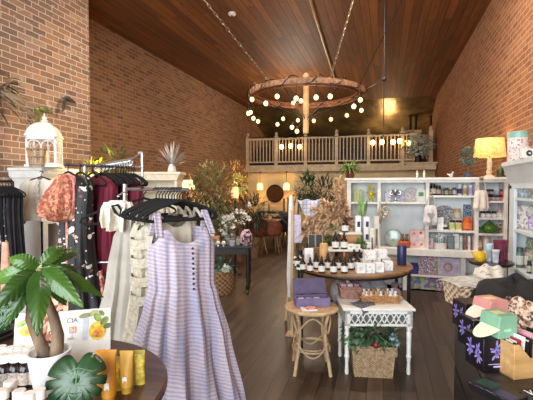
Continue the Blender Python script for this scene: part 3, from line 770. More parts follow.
# short cream top at the far end with dark open collar
q = AR(.66) 
q = CF((118 - 266.5) / 400 * 2.4, 2.4, 1.54)
M_crm2 = mat((212, 204, 186), .9, var=.07, scale=8)
tp = thing('cropped_top', 'cream cropped top with loose collar at left end of chrome rack', 'blouse', q, TH + .3)
P(cloth_body([(-.02, .045, .04), (-.04, .07, .05), (-.12, .065, .06), (-.2, .06, .06)], 7, .5, 40, dip=.0), 'bodice', M_crm2, tp)
for s in (-1, 1):
    P(cloth_body([(-.02, .02, .02), (-.06, .035, .04), (-.12, .04, .045), (-.17, .03, .035)], 7, .4, 41 + s), 'sleeve', M_crm2, tp, loc=(s * .06, -.01, -.01))
P(MB().tube([(.03, -.06, -.06), (.055, -.062, -.08), (.06, -.062, -.11), (.035, -.06, -.1)], .008, 6, True), 'dark_loop', M_velvet, tp)  # dark oval loops laid over the collar
P(MB().tube([(-.03, -.055, -.05), (-.015, -.06, -.085), (.01, -.062, -.11), (.02, -.06, -.075), (.0, -.055, -.045)], .008, 6, True), 'dark_loop', M_velvet, tp)
hanger(q, TH + .3, 'black hanger of the cream cropped top at left end')
tag(MB().tube([q + Vector((0, 0, .006)), AR(.75, 1.585)], .007, 6).build('rack_hook_arm', M_chrome), 'thin chrome arm joining the cropped top to the rack', 'rack arm')

# ============================================================ near left round table
TZ = .93
tc = CF(-.80, 1.3, 0)
M_walnut = wood_mat((84, 50, 34), (44, 24, 16), (3, 30, 30), .35, 'dark_walnut')
tb = thing('round_table', 'dark wooden round table at lower left full of bottles and a plant', 'table', tc)
P(MB().lathe([(.02, TZ - .035), (.44, TZ - .035), (.46, TZ - .02), (.46, TZ - .008), (.45, TZ)], seg=60), 'tabletop', M_walnut, tb, smooth=30)
P(MB().lathe([(.05, .05), (.045, .2), (.07, .45), (.04, .7), (.09, TZ - .035)], seg=20), 'pedestal', M_walnut, tb)
for k in range(4):
    a = k * pi / 2 + .5; P(MB().tube([(0, 0, .16), (.2 * cos(a), .2 * sin(a), .1), (.36 * cos(a), .36 * sin(a), .025)], [.035, .03, .022], 8), 'foot', M_walnut, tb)
# money tree
pp = atz(50, 391, TZ)
mt = thing('money_tree', 'money tree with glossy leaves and twin trunk in white pot', 'plant', pp)
P(MB().lathe([(.042, 0), (.046, .005), (.066, .13), (.066, .135), (.06, .135), (.055, .118)], seg=32, cap=True), 'pot', mat((226, 228, 228), .3, var=.03, name='white_ceramic'), mt)
P(MB().lathe([(.058, .116), (.001, .122)], seg=20, cap=False), 'soil', M_soil, mt)
M_bark = wood_mat((122, 100, 76), (74, 58, 42), (25, 25, 8), .8, 'bark')
def rel(px, py, d): return at(px, py, d) - pp
dP = dep(pp)
P(MB().tube([(-.012, 0, .11), rel(38, 338, dP), rel(30, 318, dP), rel(31, 300, dP), rel(36, 282, dP), rel(40, 268, dP)], [.022, .018, .015, .012, .009, .006], 12), 'trunk', M_bark, mt)
P(MB().tube([(.018, .01, .11), rel(58, 335, dP), rel(54, 318, dP + .02), rel(47, 300, dP + .02), rel(42, 284, dP), rel(40, 268, dP)], [.022, .019, .017, .013, .009, .006], 12), 'trunk', M_bark, mt)
t = NT('glossy_leaf'); n = t.noise(4, 3); n2 = t.noise(60, 2)
t.base(t.ramp(n, [(.3, (34, 64, 22)), (.55, (64, 98, 32)), (.75, (108, 136, 54))])); t.bump(n2, .1, .002); M_leafg = t.fin(.32)
def blade(parent, p0, p1, w, arch=.03, bow=(0, 0, 0), name='leaf', m=None):
    """broad pointed leaf with folded halves and side veins from p0 to p1 (local points)"""
    p0, p1 = Vector(p0), Vector(p1); d = p1 - p0; L = d.length
    view = (CP - (pp + (p0 + p1) / 2)).normalized()
    sd = d.cross(view).normalized(); nn = sd.cross(d).normalized()
    if nn.dot(view) < 0: nn = -nn
    def fn(u, v):
        c = u * 2 - 1; ww = w * .5 * (sin(pi * min(1, v ** .8)) ** .75) * (1 - .25 * v)
        q = p0 + d * v + nn * (arch * sin(pi * v)) + Vector((0, 0, -.02 * v * v)) + sd * (c * ww) - nn * (abs(c) * ww * .25) + nn * (.0022 * sin(v * 60 - abs(c) * 9) * abs(c))
        return q + Vector(bow) * sin(pi * v)
    return P(MB().grid(fn, 13, 46), name, m or M_leafg, parent)
lv = [((38, 268), (8, 252), 1.30, .06), ((40, 266), (66, 240), 1.42, .055), ((42, 265), (80, 246), 1.5, .05), ((36, 270), (-12, 308), 1.18, .07),
      ((40, 270), (37, 330), 1.16, .078), ((42, 268), (84, 302), 1.26, .07), ((46, 266), (104, 292), 1.4, .05), ((38, 271), (4, 322), 1.24, .06),
      ((44, 268), (82, 268), 1.45, .04), ((40, 262), (54, 258), 1.5, .05), ((36, 268), (-10, 278), 1.35, .06), ((44, 270), (66, 300), 1.4, .06), ((36, 272), (20, 300), 1.4, .06)]
for (a, b_, dd, w) in lv: blade(mt, rel(a[0], a[1], dP + .0), rel(b_[0], b_[1], dd), w)
for (a, b_, dd, w) in lv[:6]:
    P(MB().tube([rel(a[0], a[1], dP), rel(40, 266, dP), rel(40, 270, dP)], .003, 5), 'petiole', mat((150, 160, 90), .5), mt)
# monstera leaf from a plant in front of the pot
t = NT('monstera'); n = t.noise(7, 3); t.base(t.ramp(n, [(.3, (18, 42, 24)), (.6, (34, 66, 36)), (.8, (66, 98, 58))])); M_mon = t.fin(.3)
def monstera(px, py, d, r, label, tilt=0, name='monstera_plant', potp=None):
    c = at(px, py, d); view = (CP - c).normalized(); X = Vector((cos(TH), sin(TH), 0)); Zv = view.cross(X).normalized(); Zv = Zv if Zv.z > 0 else -Zv
    g = thing(name, label, 'plant', potp)
    cl = c - potp
    def pt(a, k):
        # heart outline, notch on top
        rr = r * (1 + .1 * cos(2 * a)) * (1 - .45 * math.exp(-(((a - pi / 2 + pi) % (2 * pi) - pi) / .26) ** 2)) * (1 + .16 * math.exp(-(((a + pi / 2 + pi) % (2 * pi) - pi) / .35) ** 2))
        if k > .6:
            for a0 in (.12, -.32, -.75, -1.1, pi - .12, pi + .32, pi + .75, pi + 1.1):
                rr *= 1 - .4 * math.exp(-(((a - a0 + pi) % (2 * pi) - pi) / .045) ** 2)
        x = rr * k * cos(a + tilt) * .95; y = rr * k * sin(a + tilt)
        y2 = y - (.1 * r)
        return cl + X * x + Zv * y2 - view * (.35 * (x * x + y * y) / r) + view * (.004 * cos(a * 14) * k * k * r * 4)
    m = MB(); n = 180; kk = [0, .25, .5, .75, 1]
    vs = []; fs = []
    for i in range(n):
        for k in kk: vs.append(tuple(pt(2 * pi * i / n, max(k, .01))))
    for i in range(n):
        j = (i + 1) % n
        for q in range(4): fs.append((i * 5 + q, j * 5 + q, j * 5 + q + 1, i * 5 + q + 1))
    m.add(vs, fs); P(m, 'leaf', M_mon, g, solid=.0012)
    m = MB()
    top = pt(pi / 2, .3); bot = pt(-pi / 2, .92)
    m.tube([top, cl + view * .004 - Zv * .1 * r, bot], .0016, 5)
    for k in range(5):
        for s in (-1, 1):
            y = .35 - k * .28; m.tube([cl + Zv * (y * r - .1 * r) + view * .002, pt(-pi / 2 + s * (1.9 - k * .36), .55) + view * .0015, pt(-pi / 2 + s * (1.9 - k * .36), .7) + view * .001], [.0011, .0009, .0005], 4)
    P(m, 'vein', mat((96, 124, 78), .4), g)
    stem = P(MB().tube([tuple(pt(pi / 2, .45)), tuple((pt(pi / 2, .45) + Vector((0, 0, .02))) * .5 + Vector((0, .02, .03))), (0, 0, .05)], .0035, 6), 'stem', mat((70, 110, 50), .5), g)
    P(MB().lathe([(.025, 0), (.035, .06), (.031, .06), (.03, .05)], seg=16), 'pot', mat((60, 44, 36), .6), g)
    return g
monstera(77, 376, 1.12, .083, 'split leaf monstera in front of the white pot', .1, potp=atz(62, 418, TZ))
monstera(2, 312, 1.25, .055, 'small split leaf monstera at left picture edge', .4, potp=atz(-22, 400, TZ))
# leaning printed card
cp = atz(80, 383, TZ); cp = CF((82 - 266.5) / 400 * 1.5, 1.5, TZ)
card = thing('display_card', 'white glossy display card with yellow fruit picture leaning behind the plant', 'card', cp, TH + .28)
lean = radians(-9)
CD = Matrix.Rotation(lean, 4, 'X')
m = MB(); m.X = CD; m.box(-.092, .092, -.002, .002, .0, .2); P(m, 'board', M_paper, card)
def disc(parent, x, z, r, mtl, name, y=-.0032, sx=1, sz=1, n=24, rot=0):
    m = MB(); m.X = CD
    o = [(x + r * sx * cos(q) * cos(rot) - r * sz * sin(q) * sin(rot), z + r * sx * cos(q) * sin(rot) + r * sz * sin(q) * cos(rot)) for q in [2 * pi * k / n for k in range(n)]]
    m.prism(o, y - .0006, y); return P(m, name, mtl, parent)
M_yel = mat((228, 180, 44), .5, var=.2, scale=60); M_gl = mat((120, 140, 60), .5, var=.3, scale=50)
disc(card, .045, 0.117, .03, M_yel, 'printed_fruit', sz=1.15); disc(card, .048, 0.107, .016, mat((190, 120, 40), .5, var=.3, scale=80), 'fruit_stone', -.004)
disc(card, .045, 0.167, .012, M_gl, 'printed_leaf', sz=1.5, rot=.6); disc(card, .07, 0.152, .012, M_gl, 'printed_leaf', sz=1.6, rot=-.7); disc(card, .08, 0.132, .01, mat((90, 110, 60), .5), 'printed_leaf', sx=1.5, rot=.3)
disc(card, .03, 0.184, .01, mat((176, 170, 120), .5), 'printed_leaf', sx=2, rot=.4); disc(card, .06, 0.182, .008, M_gl, 'printed_leaf', sx=1.6, rot=2.3); disc(card, .0, 0.177, .009, mat((150, 160, 110), .5), 'printed_leaf', sx=2.4, rot=.2)
M_or = mat((220, 150, 84), .5); 
m = MB(); m.X = CD; m.box(-.05, -.042, -.003, -.0022, .092, .132); m.box(-.008, .012, -.003, -.0022, .085, .18); P(m, 'printed_band', mat((206, 214, 222), .5), card)
m = MB(); m.X = CD; m.box(-.055, -.03, -.003, -.0022, .117, .14); P(m, 'orange_block', M_or, card)
rot = (pi / 2 + lean, 0, 0)
q = CD @ Vector((-.045, -.003, .162)); text_mb('CIA', .024, mat((130, 120, 110), .5), card, q, rot)
q = CD @ Vector((-.045, -.003, .127)); text_mb('IN', .026, M_paper, card, q, rot)
q = CD @ Vector((-.048, -.003, .097)); text_mb('ooo', .014, mat((170, 160, 150), .5), card, q, rot)
card2 = thing('display_card', 'white printed card with orange fruit at left edge behind bottles', 'card', CF((22 - 266.5) / 400 * 1.55, 1.55, TZ), TH + .1)
m = MB(); m.X = CD; m.box(-.045, .045, -.002, .002, 0, .17); P(m, 'board', M_paper, card2)
disc(card2, .0, .1, .02, M_yel, 'printed_fruit', sx=1.3); disc(card2, .003, .1, .01, mat((220, 140, 60), .5), 'fruit_stone', -.004); disc(card2, -.02, .13, .012, M_gl, 'printed_leaf', sx=1.8, rot=.5)
# yellow tubes and pouches
def tube_bottle(px, py, h, w, c, label, rz=0, d=None):
    p = atz(px, py, TZ); t = thing('squeeze_tube', label, 'tube', p, TH + rz)
    def fn(u, v):
        a = 2 * pi * u; z = .022 + v * (h - .022); k = v ** 1.4
        hw = w / 2 * (.86 + .14 * k); hd = w / 2 * .86 * (1 - k) + .002
        return (hw * cos(a), hd * sin(a), z)
    P(MB().grid(fn, 28, 14, True), 'body', mat(c, .45, var=.06), t)
    P(MB().lathe([(w * .36, 0), (w * .38, .02), (w * .42, .024)], seg=20), 'cap', mat(sc(c, .9), .4), t)
    P(MB().box(-w / 2, w / 2, -.0018, .0018, h - .008, h), 'crimp', mat(sc(c, 1.05), .4), t)
    m = MB(); 
    for k in range(7): m.box(-w * .3, w * (.3 - .05 * (k % 3)), -.001, 0, h * (.86 - .045 * k), h * (.86 - .045 * k) + .003)
    o = P(m, 'print_lines', mat((120, 84, 30), .6), t, loc=(0, -w * .26, 0)); o.rotation_euler = (-.19, 0, 0)
    o = P(MB().box(-.008, .006, -.001, 0, h * .28, h * .42), 'barcode', M_paper, t, loc=(0, -w * .40, 0))
    return t
tube_bottle(109, 402, .165, .05, (190, 128, 34), 'orange yellow squeeze tube nearest the monstera leaf', .1)
tube_bottle(127, 392, .137, .045, (192, 146, 52), 'yellow squeeze tube standing between two pouches')
tube_bottle(101, 392, .14, .03, (190, 130, 40), 'ochre squeeze tube half behind the orange yellow tube', .3)
def pouch(px, py, h, w, c, label, rz=0):
    p = atz(px, py, TZ); t = thing('soap_pouch', label, 'pouch', p, TH + rz)
    def fn(u, v):
        a = 2 * pi * u; k = sin(pi * min(1, v * .9 + .12)) ; hw = w / 2 * (1 + .03 * sin(9 * v)); hd = .003 + w * .28 * k ** .7
        return (hw * (abs(cos(a)) ** .6) * (1 if cos(a) > 0 else -1), hd * sin(a) * (1 + .1 * sin(3 * a + 7 * v)), v * h)
    P(MB().grid(fn, 24, 14, True).box(-w / 2, w / 2, -w * .1, w * .1, 0, .002), 'body', mat(c, .5, var=.25, scale=70), t)
    P(MB().box(-w / 2 * 1.03, w / 2 * 1.03, -.0015, .0015, h - .002, h + .012), 'top_seal', mat(sc(c, .92), .5), t)
    return t
pouch(117, 390, .10, .032, (180, 154, 48), 'yellow pouch between the two yellow squeeze tubes')
pouch(140, 384, .105, .034, (176, 158, 56), 'yellow pouch at right end of the squeeze tubes', .2)
# bottles: dark glass with white caps
M_amber = mat((38, 20, 12), .12, var=.2, name='amber_glass'); M_cap = mat((228, 220, 208), .4, var=.04, name='white_cap')
M_dglass = mat((26, 20, 20), .15, name='dark_glass')
BT = None
def cap_bottle(p, label, group, rz=0, s=1):
    global BT
    if BT is None:
        BT = thing('capped_bottle', label, 'bottle', p, rz, group)
        P(MB().lathe([(.021, 0), (.023, .003), (.023, .055), (.02, .066), (.011, .074), (.011, .08)], seg=18), 'glass', M_dglass, BT)
        P(MB().lathe([(.0235, .012), (.0235, .05)], seg=18, cap=False), 'label', mat((150, 136, 124), .6, var=.25, scale=120), BT)
        P(MB().lathe([(.0165, .078), (.0165, .1), (.015, .102)], seg=18), 'cap', M_cap, BT)
        KID[BT.name] = kids(BT); BT.scale = (s,) * 3
        for k in KID[BT.name]: KID[k.name] = []
        return BT
    return dup(BT, p, rz, label, group=group, scale=s)
front = [(11, 417), (3, 427), (20, 428), (30, 431), (40, 427)]
for i, (px, py) in enumerate(front):
    cap_bottle(atz(px, py, TZ), 'white capped dark bottle in the front group, ' + ['topmost one', 'leftmost one', 'second from left at the bottom edge', 'third from left at the bottom edge', 'rightmost, nearest the monstera pot'][i], 'white capped bottles on the near left table', s=1.05)
back = [(16, 386, 'left of the white pot, leftmost of three labelled'), (26, 386, 'left of the white pot, middle one of three labelled'), (36, 385, 'touching the left side of the white pot'), (5, 387, 'at left picture edge with its label half seen')]
for px, py, lab in back: cap_bottle(atz(px, py, TZ), 'white capped dark bottle ' + lab, 'white capped bottles on the near left table', s=1.1)
for i, px in enumerate([2, 11, 20, 29]):
    cap_bottle(atz(px, 374 + (i % 2), TZ), 'white capped dark bottle in the back row behind the others, ' + nth(i, 4), 'white capped bottles on the near left table', s=1.0)
# ============================================================ long white shelf unit on the right
YU = 6.5; DU = .34; PXM = YU / 432.0        # metres per photo pixel on this unit
ux = lambda px: aty(px, 187, YU).x
uz = lambda py: aty(450, py, YU).z
X0, X1 = ux(347), XR - .02
su = thing('shelf_unit', 'long white wooden shelf unit full of gifts along the right side', 'shelving', (0, YU, 0))
def part_box(name, x0, x1, z0, z1, m, parent, y0=0, y1=DU, bevel=.003): return P(MB().box(x0, x1, y0, y1, z0, z1), name, m, parent, bevel=bevel)
ztop = uz(177.5)
part_box('top_board', X0 - .03, X1, ztop - .035, ztop, M_shelf, su, -.05)
part_box('frieze', X0, X1, ztop - .075, ztop - .035, M_shelf, su, -.02, .02)
part_box('back_panel', X0, X1, 0, ztop - .03, M_shelfback, su, DU - .02, DU)
part_box('plinth', X0, X1, 0, uz(302) - .03, M_shelf, su, .04, DU - .02)
ups = [(347, 351), (377.5, 381), (426, 429.5), (475.5, 479.5)]
for a, b in ups: part_box('upright', ux(a), ux(b), uz(250), ztop - .035, M_shelf, su)
part_box('upright', X1 - .05, X1, 0, ztop - .035, M_shelf, su)
for a, b in [(347, 351), (404, 408), (462, 467)]: part_box('upright', ux(a), ux(b), 0, uz(257), M_shelf, su)
part_box('counter', X0 - .02, X1, uz(256.5), uz(250), M_shelf, su, -.07, DU - .02)
def shelf(a, b, py): part_box('shelf', ux(a), ux(b), uz(py) - .03, uz(py), M_shelf, su); return uz(py)
zA = shelf(381, 426, 202.5); zL = shelf(351, 377.5, 203)
zB1 = shelf(429.5, 475.5, 195.5); zB2 = shelf(429.5, 475.5, 230.5)
zC1 = shelf(479.5, 505, 200.5); zC2 = shelf(479.5, 505, 217); zC3 = shelf(479.5, 505, 232.5)
zK = uz(250); zD1 = shelf(351, 462, 276.5); zD2 = shelf(351, 505, 302)
def SU(px, z, dy=.14): 
    p = aty(px, 187, YU + dy); return Vector((p.x, YU + dy, z))
def jar(p, r, h, body, lid, label_c, lab, cat='jar', group=None, name='jar', lidk=.22, seg=16):
    t = thing(name, lab, cat, p, 0, group)
    b = body if not isinstance(body, tuple) else mat(body, .25)
    P(MB().lathe([(r * .92, 0), (r, h * .04), (r, h * (1 - lidk) - h * .05), (r * .8, h * (1 - lidk))], seg=seg), 'body', b, t)
    P(MB().lathe([(r * .86, h * (1 - lidk)), (r * .88, h * .98), (r * .8, h)], seg=seg), 'lid', mat(lid, .4), t)
    if label_c: P(MB().lathe([(r * 1.02, h * .15), (r * 1.02, h * .6)], seg=seg, cap=False), 'label', mat(label_c, .6, var=.08), t)
    return t
def panel(p, w, h, m, lab, cat='card', name='gift_card', lean=.12, rz=0, thick=.012, group=None, border=None, arch=False):
    t = thing(name, lab, cat, p, rz, group)
    X = Matrix.Rotation(-lean, 4, 'X')
    b = MB(); b.X = X
    if arch:
        o = [(-w / 2, 0), (w / 2, 0)] + [(w / 2 * cos(q * pi / 12), h - w / 2 + w / 2 * sin(q * pi / 12)) for q in range(0, 13)]
    else: o = [(-w / 2, 0), (w / 2, 0), (w / 2, h), (-w / 2, h)]
    b.prism(o, 0, thick); P(b, 'cover' if name in ('book', 'notebook') else 'panel', m, t, bevel=.0015)
    if border:
        b = MB(); b.X = X
        if arch: b.tube([(x, 0, z) for x, z in o], .005, 6, True)
        else:
            e = .008
            for q in ((-w / 2, -w / 2 + e, 0, h), (w / 2 - e, w / 2, 0, h), (-w / 2, w / 2, 0, e), (-w / 2, w / 2, h - e, h)): b.box(q[0], q[1], -.003, 0, q[2], q[3])
        P(b, 'border', mat(border, .5), t)
    elif name in ('book', 'notebook'):
        b = MB(); b.X = X; b.box(-w / 2 + .003, w / 2 - .002, thick, thick + .012, .003, h - .003); P(b, 'pages', M_paper, t)
    return t
PAST = [(222, 196, 200), (190, 200, 214), (206, 190, 214), (214, 222, 200), (228, 210, 190)]
# --- section left of the first upright
panel(SU(358, zL), .12, .2, print_mat((200, 204, 170), [(226, 214, 90), (150, 170, 110)], 95, .6), 'pale green print card on the top shelf, left end of shelf unit')
t = thing('flower_bunch', 'bright yellow flower bunch on the top shelf beside the first upright', 'flowers', SU(371, zL, .1))
P(MB().lathe([(.03, 0), (.035, .08), (.03, .1)], seg=12), 'pot', mat((150, 170, 110), .5), t)
P(foliage(60, (.07, .05, .08), .07, .03, 50, z0=.18), 'petals', mat((232, 214, 60), .5), t)
# --- section A
panel(SU(388, zA, .12), .08, .16, print_mat((226, 220, 226), [(120, 96, 160), (150, 130, 180)], 57, .5), 'white card with purple flowers beside the small silver cup')
t = thing('trophy_cup', 'small silver footed cup on upper shelf between the purple cards', 'cup', SU(395.5, zA, .06))
P(MB().lathe([(.035, 0), (.036, .01), (.012, .03), (.01, .07), (.04, .1), (.055, .15), (.056, .19)], seg=20), 'bowl', M_chrome, t)
P(MB().torus((-.055, 0, .14), .025, .005, 14, 6, pi / 2).torus((.055, 0, .14), .025, .005, 14, 6, pi / 2), 'handle', M_chrome, t)
panel(SU(401, zA, .2), .15, .17, print_mat((196, 204, 226), [(226, 226, 236), (150, 160, 200), (214, 190, 214)], 76, .8), 'pale blue floral card behind and right of the silver cup')
panel(SU(411, zA, .14), .19, .22, print_mat((206, 200, 196), [(176, 170, 176), (222, 206, 206), (150, 150, 150)], 87, .8), 'grey floral arched plaque on the upper shelf', 'plaque', 'plaque', arch=True, border=(170, 160, 150))
t = panel(SU(421, zA, .12), .13, .22, M_white, 'white arched plaque with a small green picture', 'plaque', 'plaque', arch=True)
P(MB().box(-.035, .035, -.004, 0, .09, .15), 'green_picture', mat((84, 140, 80), .6, var=.4, scale=90), t)
t = thing('hanging_ornament', 'white and tan beaded ornament hanging from the upper shelf left end', 'ornament', SU(386, zA - .03, -.03))
P(MB().tube([(0, 0, .03), (0, 0, -.04)], .003, 5), 'cord', M_iron, t)
P(MB().torus((0, 0, -.09), .045, .012, 18, 6, pi / 2), 'ring', mat((190, 170, 150), .7), t); P(MB().ball((0, 0, -.17), .03).ball((.03, 0, -.13), .018).ball((-.03, 0, -.21), .022), 'bead', mat((214, 204, 190), .6), t)
t = thing('hanging_ornament', 'dark speckled tassel ornament hanging beside the first upright', 'ornament', SU(380, zA - .06, -.03))
P(MB().tube([(0, 0, .06), (0, 0, -.06)], .003, 5), 'cord', M_iron, t)
P(MB().lathe([(.01, -.03), (.03, -.06), (.035, -.2), (.02, -.28)], seg=12), 'tassel', mat((150, 140, 120), .9, var=.5, scale=60), t)
# --- totes
def tote(px, py, w, h, c, lab, heart=True):
    p = SU(px, uz(py), -.09); t = thing('tote_bag', lab, 'bag', p)
    P(cloth_body([(0, w * .36, .02), (-h * .3, w * .45, .035), (-h * .85, w * .5, .045), (-h, w * .42, .02)], 7, .2, int(px)), 'bag_body', mat(c, .85, var=.06), t)
    P(MB().tube([(-w * .3, -.01, -.01), (-w * .25, -.01, .09), (0, -.01, .15), (w * .25, -.01, .09), (w * .3, -.01, -.01)], .008, 6), 'handle', mat(sc(c, .85), .8), t)
    if heart: P(MB().prism([(.05 * sin(q) ** 3 , -h * .5 + .0036 * (13 * cos(q) - 5 * cos(2 * q) - 2 * cos(3 * q) - cos(4 * q))) for q in [2 * pi * k / 24 for k in range(24)]], -.062, -.058), 'printed_heart', mat((150, 150, 150), .7), t)
    P(MB().ball((0, -.01, .17), .028, 12, 8).tube([(0, 0, .17), (0, .06, .17)], .008, 6), 'knob', mat((140, 130, 96), .4), t)
    return t
tote(431, 205, .2, .3, (214, 210, 208), 'white tote bag with grey heart hanging from the second upright')
tote(481, 190, .2, .3, (218, 208, 194), 'cream fabric tote hanging from third upright beside the dark jars', False)
# --- B top row
cols = [((30, 22, 22), (20, 18, 20), (214, 206, 196), .042, .17, 'black jar with white label'), ((56, 30, 26), (24, 20, 20), (180, 160, 150), .036, .15, 'dark brown jar'), ((70, 60, 50), (150, 146, 140), (120, 120, 96), .028, .12, 'small olive jar with grey lid'),
        ((90, 96, 76), (30, 30, 30), (170, 170, 150), .028, .115, 'small sage jar with black lid'), ((80, 70, 60), (200, 200, 196), (140, 120, 100), .028, .12, 'small brown jar with white lid'), ((120, 124, 120), (40, 40, 44), (190, 190, 186), .028, .12, 'small grey jar with dark lid'),
        ((214, 216, 222), (210, 210, 214), (60, 60, 100), .032, .17, 'white vial printed with dark blue figure'), ((222, 200, 150), (226, 222, 210), (180, 140, 90), .03, .15, 'cream and gold jar'), ((206, 196, 222), (226, 222, 226), (180, 160, 200), .03, .16, 'pale lilac jar')]
for px, (a, b, c, r, h, l) in zip([433, 438.5, 442.5, 446.5, 450.5, 454.5, 459.5, 465, 470.5], cols):
    jar(SU(px, zB1), r, h, a, b, c, l + ' on the top shelf left of the cream tote', group='jars on the top middle shelf')
# --- B second row
t = panel(SU(445, zB2, .24), .34, .36, print_mat((150, 160, 170), [(196, 150, 120), (90, 110, 140), (190, 186, 180), (120, 130, 110)], 49, .8), 'large arched grey plaque with tan rose on the middle shelf', 'plaque', 'plaque', arch=True, border=(120, 130, 140))
jar(SU(446, zB2, .05), .03, .08, (230, 228, 224), (226, 222, 214), (30, 30, 34), 'white cup with black band on the middle shelf', lidk=.5)
panel(SU(441, zB2, .08), .09, .19, mat((224, 226, 224), .4), 'plain white card leaning in front of the arched plaque', 'card')
jar(SU(453, zB2, .08), .045, .15, (216, 210, 176), (40, 36, 30), (190, 190, 110), 'yellow labelled jar beside the white cup, left of two alike', group='yellow labelled jars')
jar(SU(459.5, zB2, .08), .045, .15, (216, 210, 176), (40, 36, 30), (190, 190, 110), 'yellow labelled jar beside the orange jar, right of two alike', group='yellow labelled jars')
blk = tag(MB().box(-.07, .07, -.05, .05, 0, .17).build('display_riser', mat((200, 196, 190), .5), loc=SU(457.5, zB2, .22), bevel=.003), 'pale riser block behind the yellow labelled jars', 'riser')
jar(SU(457.5, zB2 + .17, .22), .05, .15, (206, 186, 150), (196, 160, 110), (224, 210, 180), 'tan lidded cream jar above the yellow labelled jars')
t = jar(SU(468, zB2, .08), .065, .2, (206, 84, 34), (190, 100, 50), (226, 120, 60), 'large orange glass jar with lid on the middle shelf')
panel(SU(468, zB2 + .0, .26), .11, .38, print_mat((50, 70, 110), [(190, 190, 180), (90, 130, 160), (30, 40, 70)], 76, .7), 'tall dark blue printed box behind the orange jar', 'box', 'gift_box', 0, thick=.04)
panel(SU(474, zB2, .2), .05, .2, mat((196, 216, 214), .4), 'narrow pale teal card right of the orange jar')
# --- C rows
for i, (px, dz) in enumerate([(484.5, 0), (489, 0), (493.5, 0), (498, 0), (487, .085), (491.5, .085)]):
    jar(SU(px, zC1 + dz, .12), .032, .083, (70, 52, 60), (18, 18, 20), (170, 160, 170), ['first', 'second', 'third', 'fourth', 'left upper', 'right upper'][i] + ' black lidded jar on the top right shelf', group='black lidded jars on the top right shelf', lidk=.4)
for i, (px, dz) in enumerate([(501.5, 0), (501.5, .085)]):
    jar(SU(px, zC1 + dz, .1), .03, .083, (170, 40, 60), (24, 20, 22), (220, 90, 110), ['lower', 'upper'][i] + ' red jar stacked at right end of the top right shelf', lidk=.3)
for i, px in enumerate([483.5, 489, 494.5, 500]):
    jar(SU(px, zC2, .12), .036, .09 + .03 * (i == 3), (216, 206, 206), (28, 26, 28) if i < 3 else (224, 170, 176), (226, 224, 220), ['leftmost white jar with black lid', 'second white jar with black lid', 'third white jar with black lid', 'pink and white jar'][i] + ' on second right shelf above teapot', lidk=.35)
panel(SU(503.5, zC2, .2), .1, .2, print_mat((226, 196, 196), [(206, 120, 130), (226, 226, 220)], 76, .6), 'pink patterned bag at right end above the green teapot', 'bag', 'gift_bag', thick=.03)
# green teapot
t = thing('teapot', 'round green teapot on third right shelf', 'teapot', SU(490, zC3, .1))
M_grn = mat((74, 112, 44), .2, var=.15); 
P(MB().lathe([(.05, 0), (.08, .02), (.105, .06), (.1, .1), (.06, .14), (.04, .145)], seg=24), 'pot_body', M_grn, t)
P(MB().lathe([(.045, .145), (.04, .16), (.01, .175), (.014, .19), (.004, .2)], seg=16), 'lid', M_grn, t)
P(MB().tube([(.09, 0, .05), (.15, 0, .08), (.19, 0, .14)], [.024, .016, .01], 8), 'spout', M_grn, t); t.children[-1].location = (0, 0, 0)
P(MB().tube([(-.09, 0, .12), (-.15, 0, .13), (-.165, 0, .08), (-.1, 0, .04)], .009, 8), 'handle', M_grn, t)
t.rotation_euler = (0, 0, pi)
t = thing('ribbon_bow', 'red and white ribbon bow right of the green teapot', 'bow', SU(504, zC3, .1))
m = MB()
for s in (-1, 1): m.torus((s * .035, 0, .12), .03, .01, 14, 6, pi / 2)
P(m, 'loops', print_mat((226, 180, 180), [(200, 60, 70), (236, 230, 226)], 114, .6), t); P(MB().tube([(0, 0, .12), (-.03, 0, 0)], .008, 6).tube([(0, 0, .12), (.03, 0, 0)], .008, 6), 'tail', mat((206, 90, 100), .6), t)
# --- counter
t = thing('glass_plate', 'round grey green glass plate standing on the counter left end', 'plate', SU(394, zK, .12))
X = Matrix.Rotation(-.2, 4, 'X'); m = MB(); m.X = X @ Matrix.Translation((0, 0, .14)) @ Matrix.Rotation(pi / 2, 4, 'X'); m.lathe([(.001, 0), (.1, .004), (.14, .012), (.14, .018), (.1, .01), (.001, .006)], seg=32)
P(m, 'plate_disc', mat((150, 168, 158), .15, .1, var=.2), t)
P(MB().box(-.06, .06, .01, .05, 0, .02), 'stand', M_iron, t)
t = thing('terracotta_planter', 'terracotta planter with small brown bear figures on the counter', 'planter', SU(405, zK, .05))
P(MB().lathe([(.06, 0), (.09, .03), (.095, .09), (.08, .11), (.075, .1)], seg=24), 'pot', mat((190, 92, 58), .7), t)
for s in (-1, 1): P(MB().ball((s * .035, 0, .13), .03, 12, 8, 1.2).ball((s * .035, -.005, .19), .024).ball((s * .035 - .016, 0, .21), .009, 8, 6).ball((s * .035 + .016, 0, .21), .009, 8, 6), 'bear_figure', mat((120, 84, 60), .7, bump=.2), t)
t = panel(SU(418, zK, .12), .21, .28, mat((214, 176, 166), .6), 'pink book with small cup and flower pictures on the counter', 'book', 'book')
for (x, z, c) in [(-.05, .22, (190, 110, 110)), (.05, .23, (110, 70, 60)), (-.04, .05, (190, 110, 110)), (.06, .05, (150, 110, 120))]:
    mm = MB(); mm.X = Matrix.Rotation(-.12, 4, 'X'); mm.prism([(x + .018 * cos(q), z + .018 * sin(q)) for q in [2 * pi * k / 14 for k in range(14)]], -.003, -.001); P(mm, 'printed_picture', mat(c, .6), t)
mm = MB(); mm.X = Matrix.Rotation(-.12, 4, 'X'); mm.prism([(.06 * cos(q), .13 + .045 * sin(q)) for q in [2 * pi * k / 20 for k in range(20)]], -.003, -.001); P(mm, 'printed_medallion', mat((196, 180, 200), .6), t)
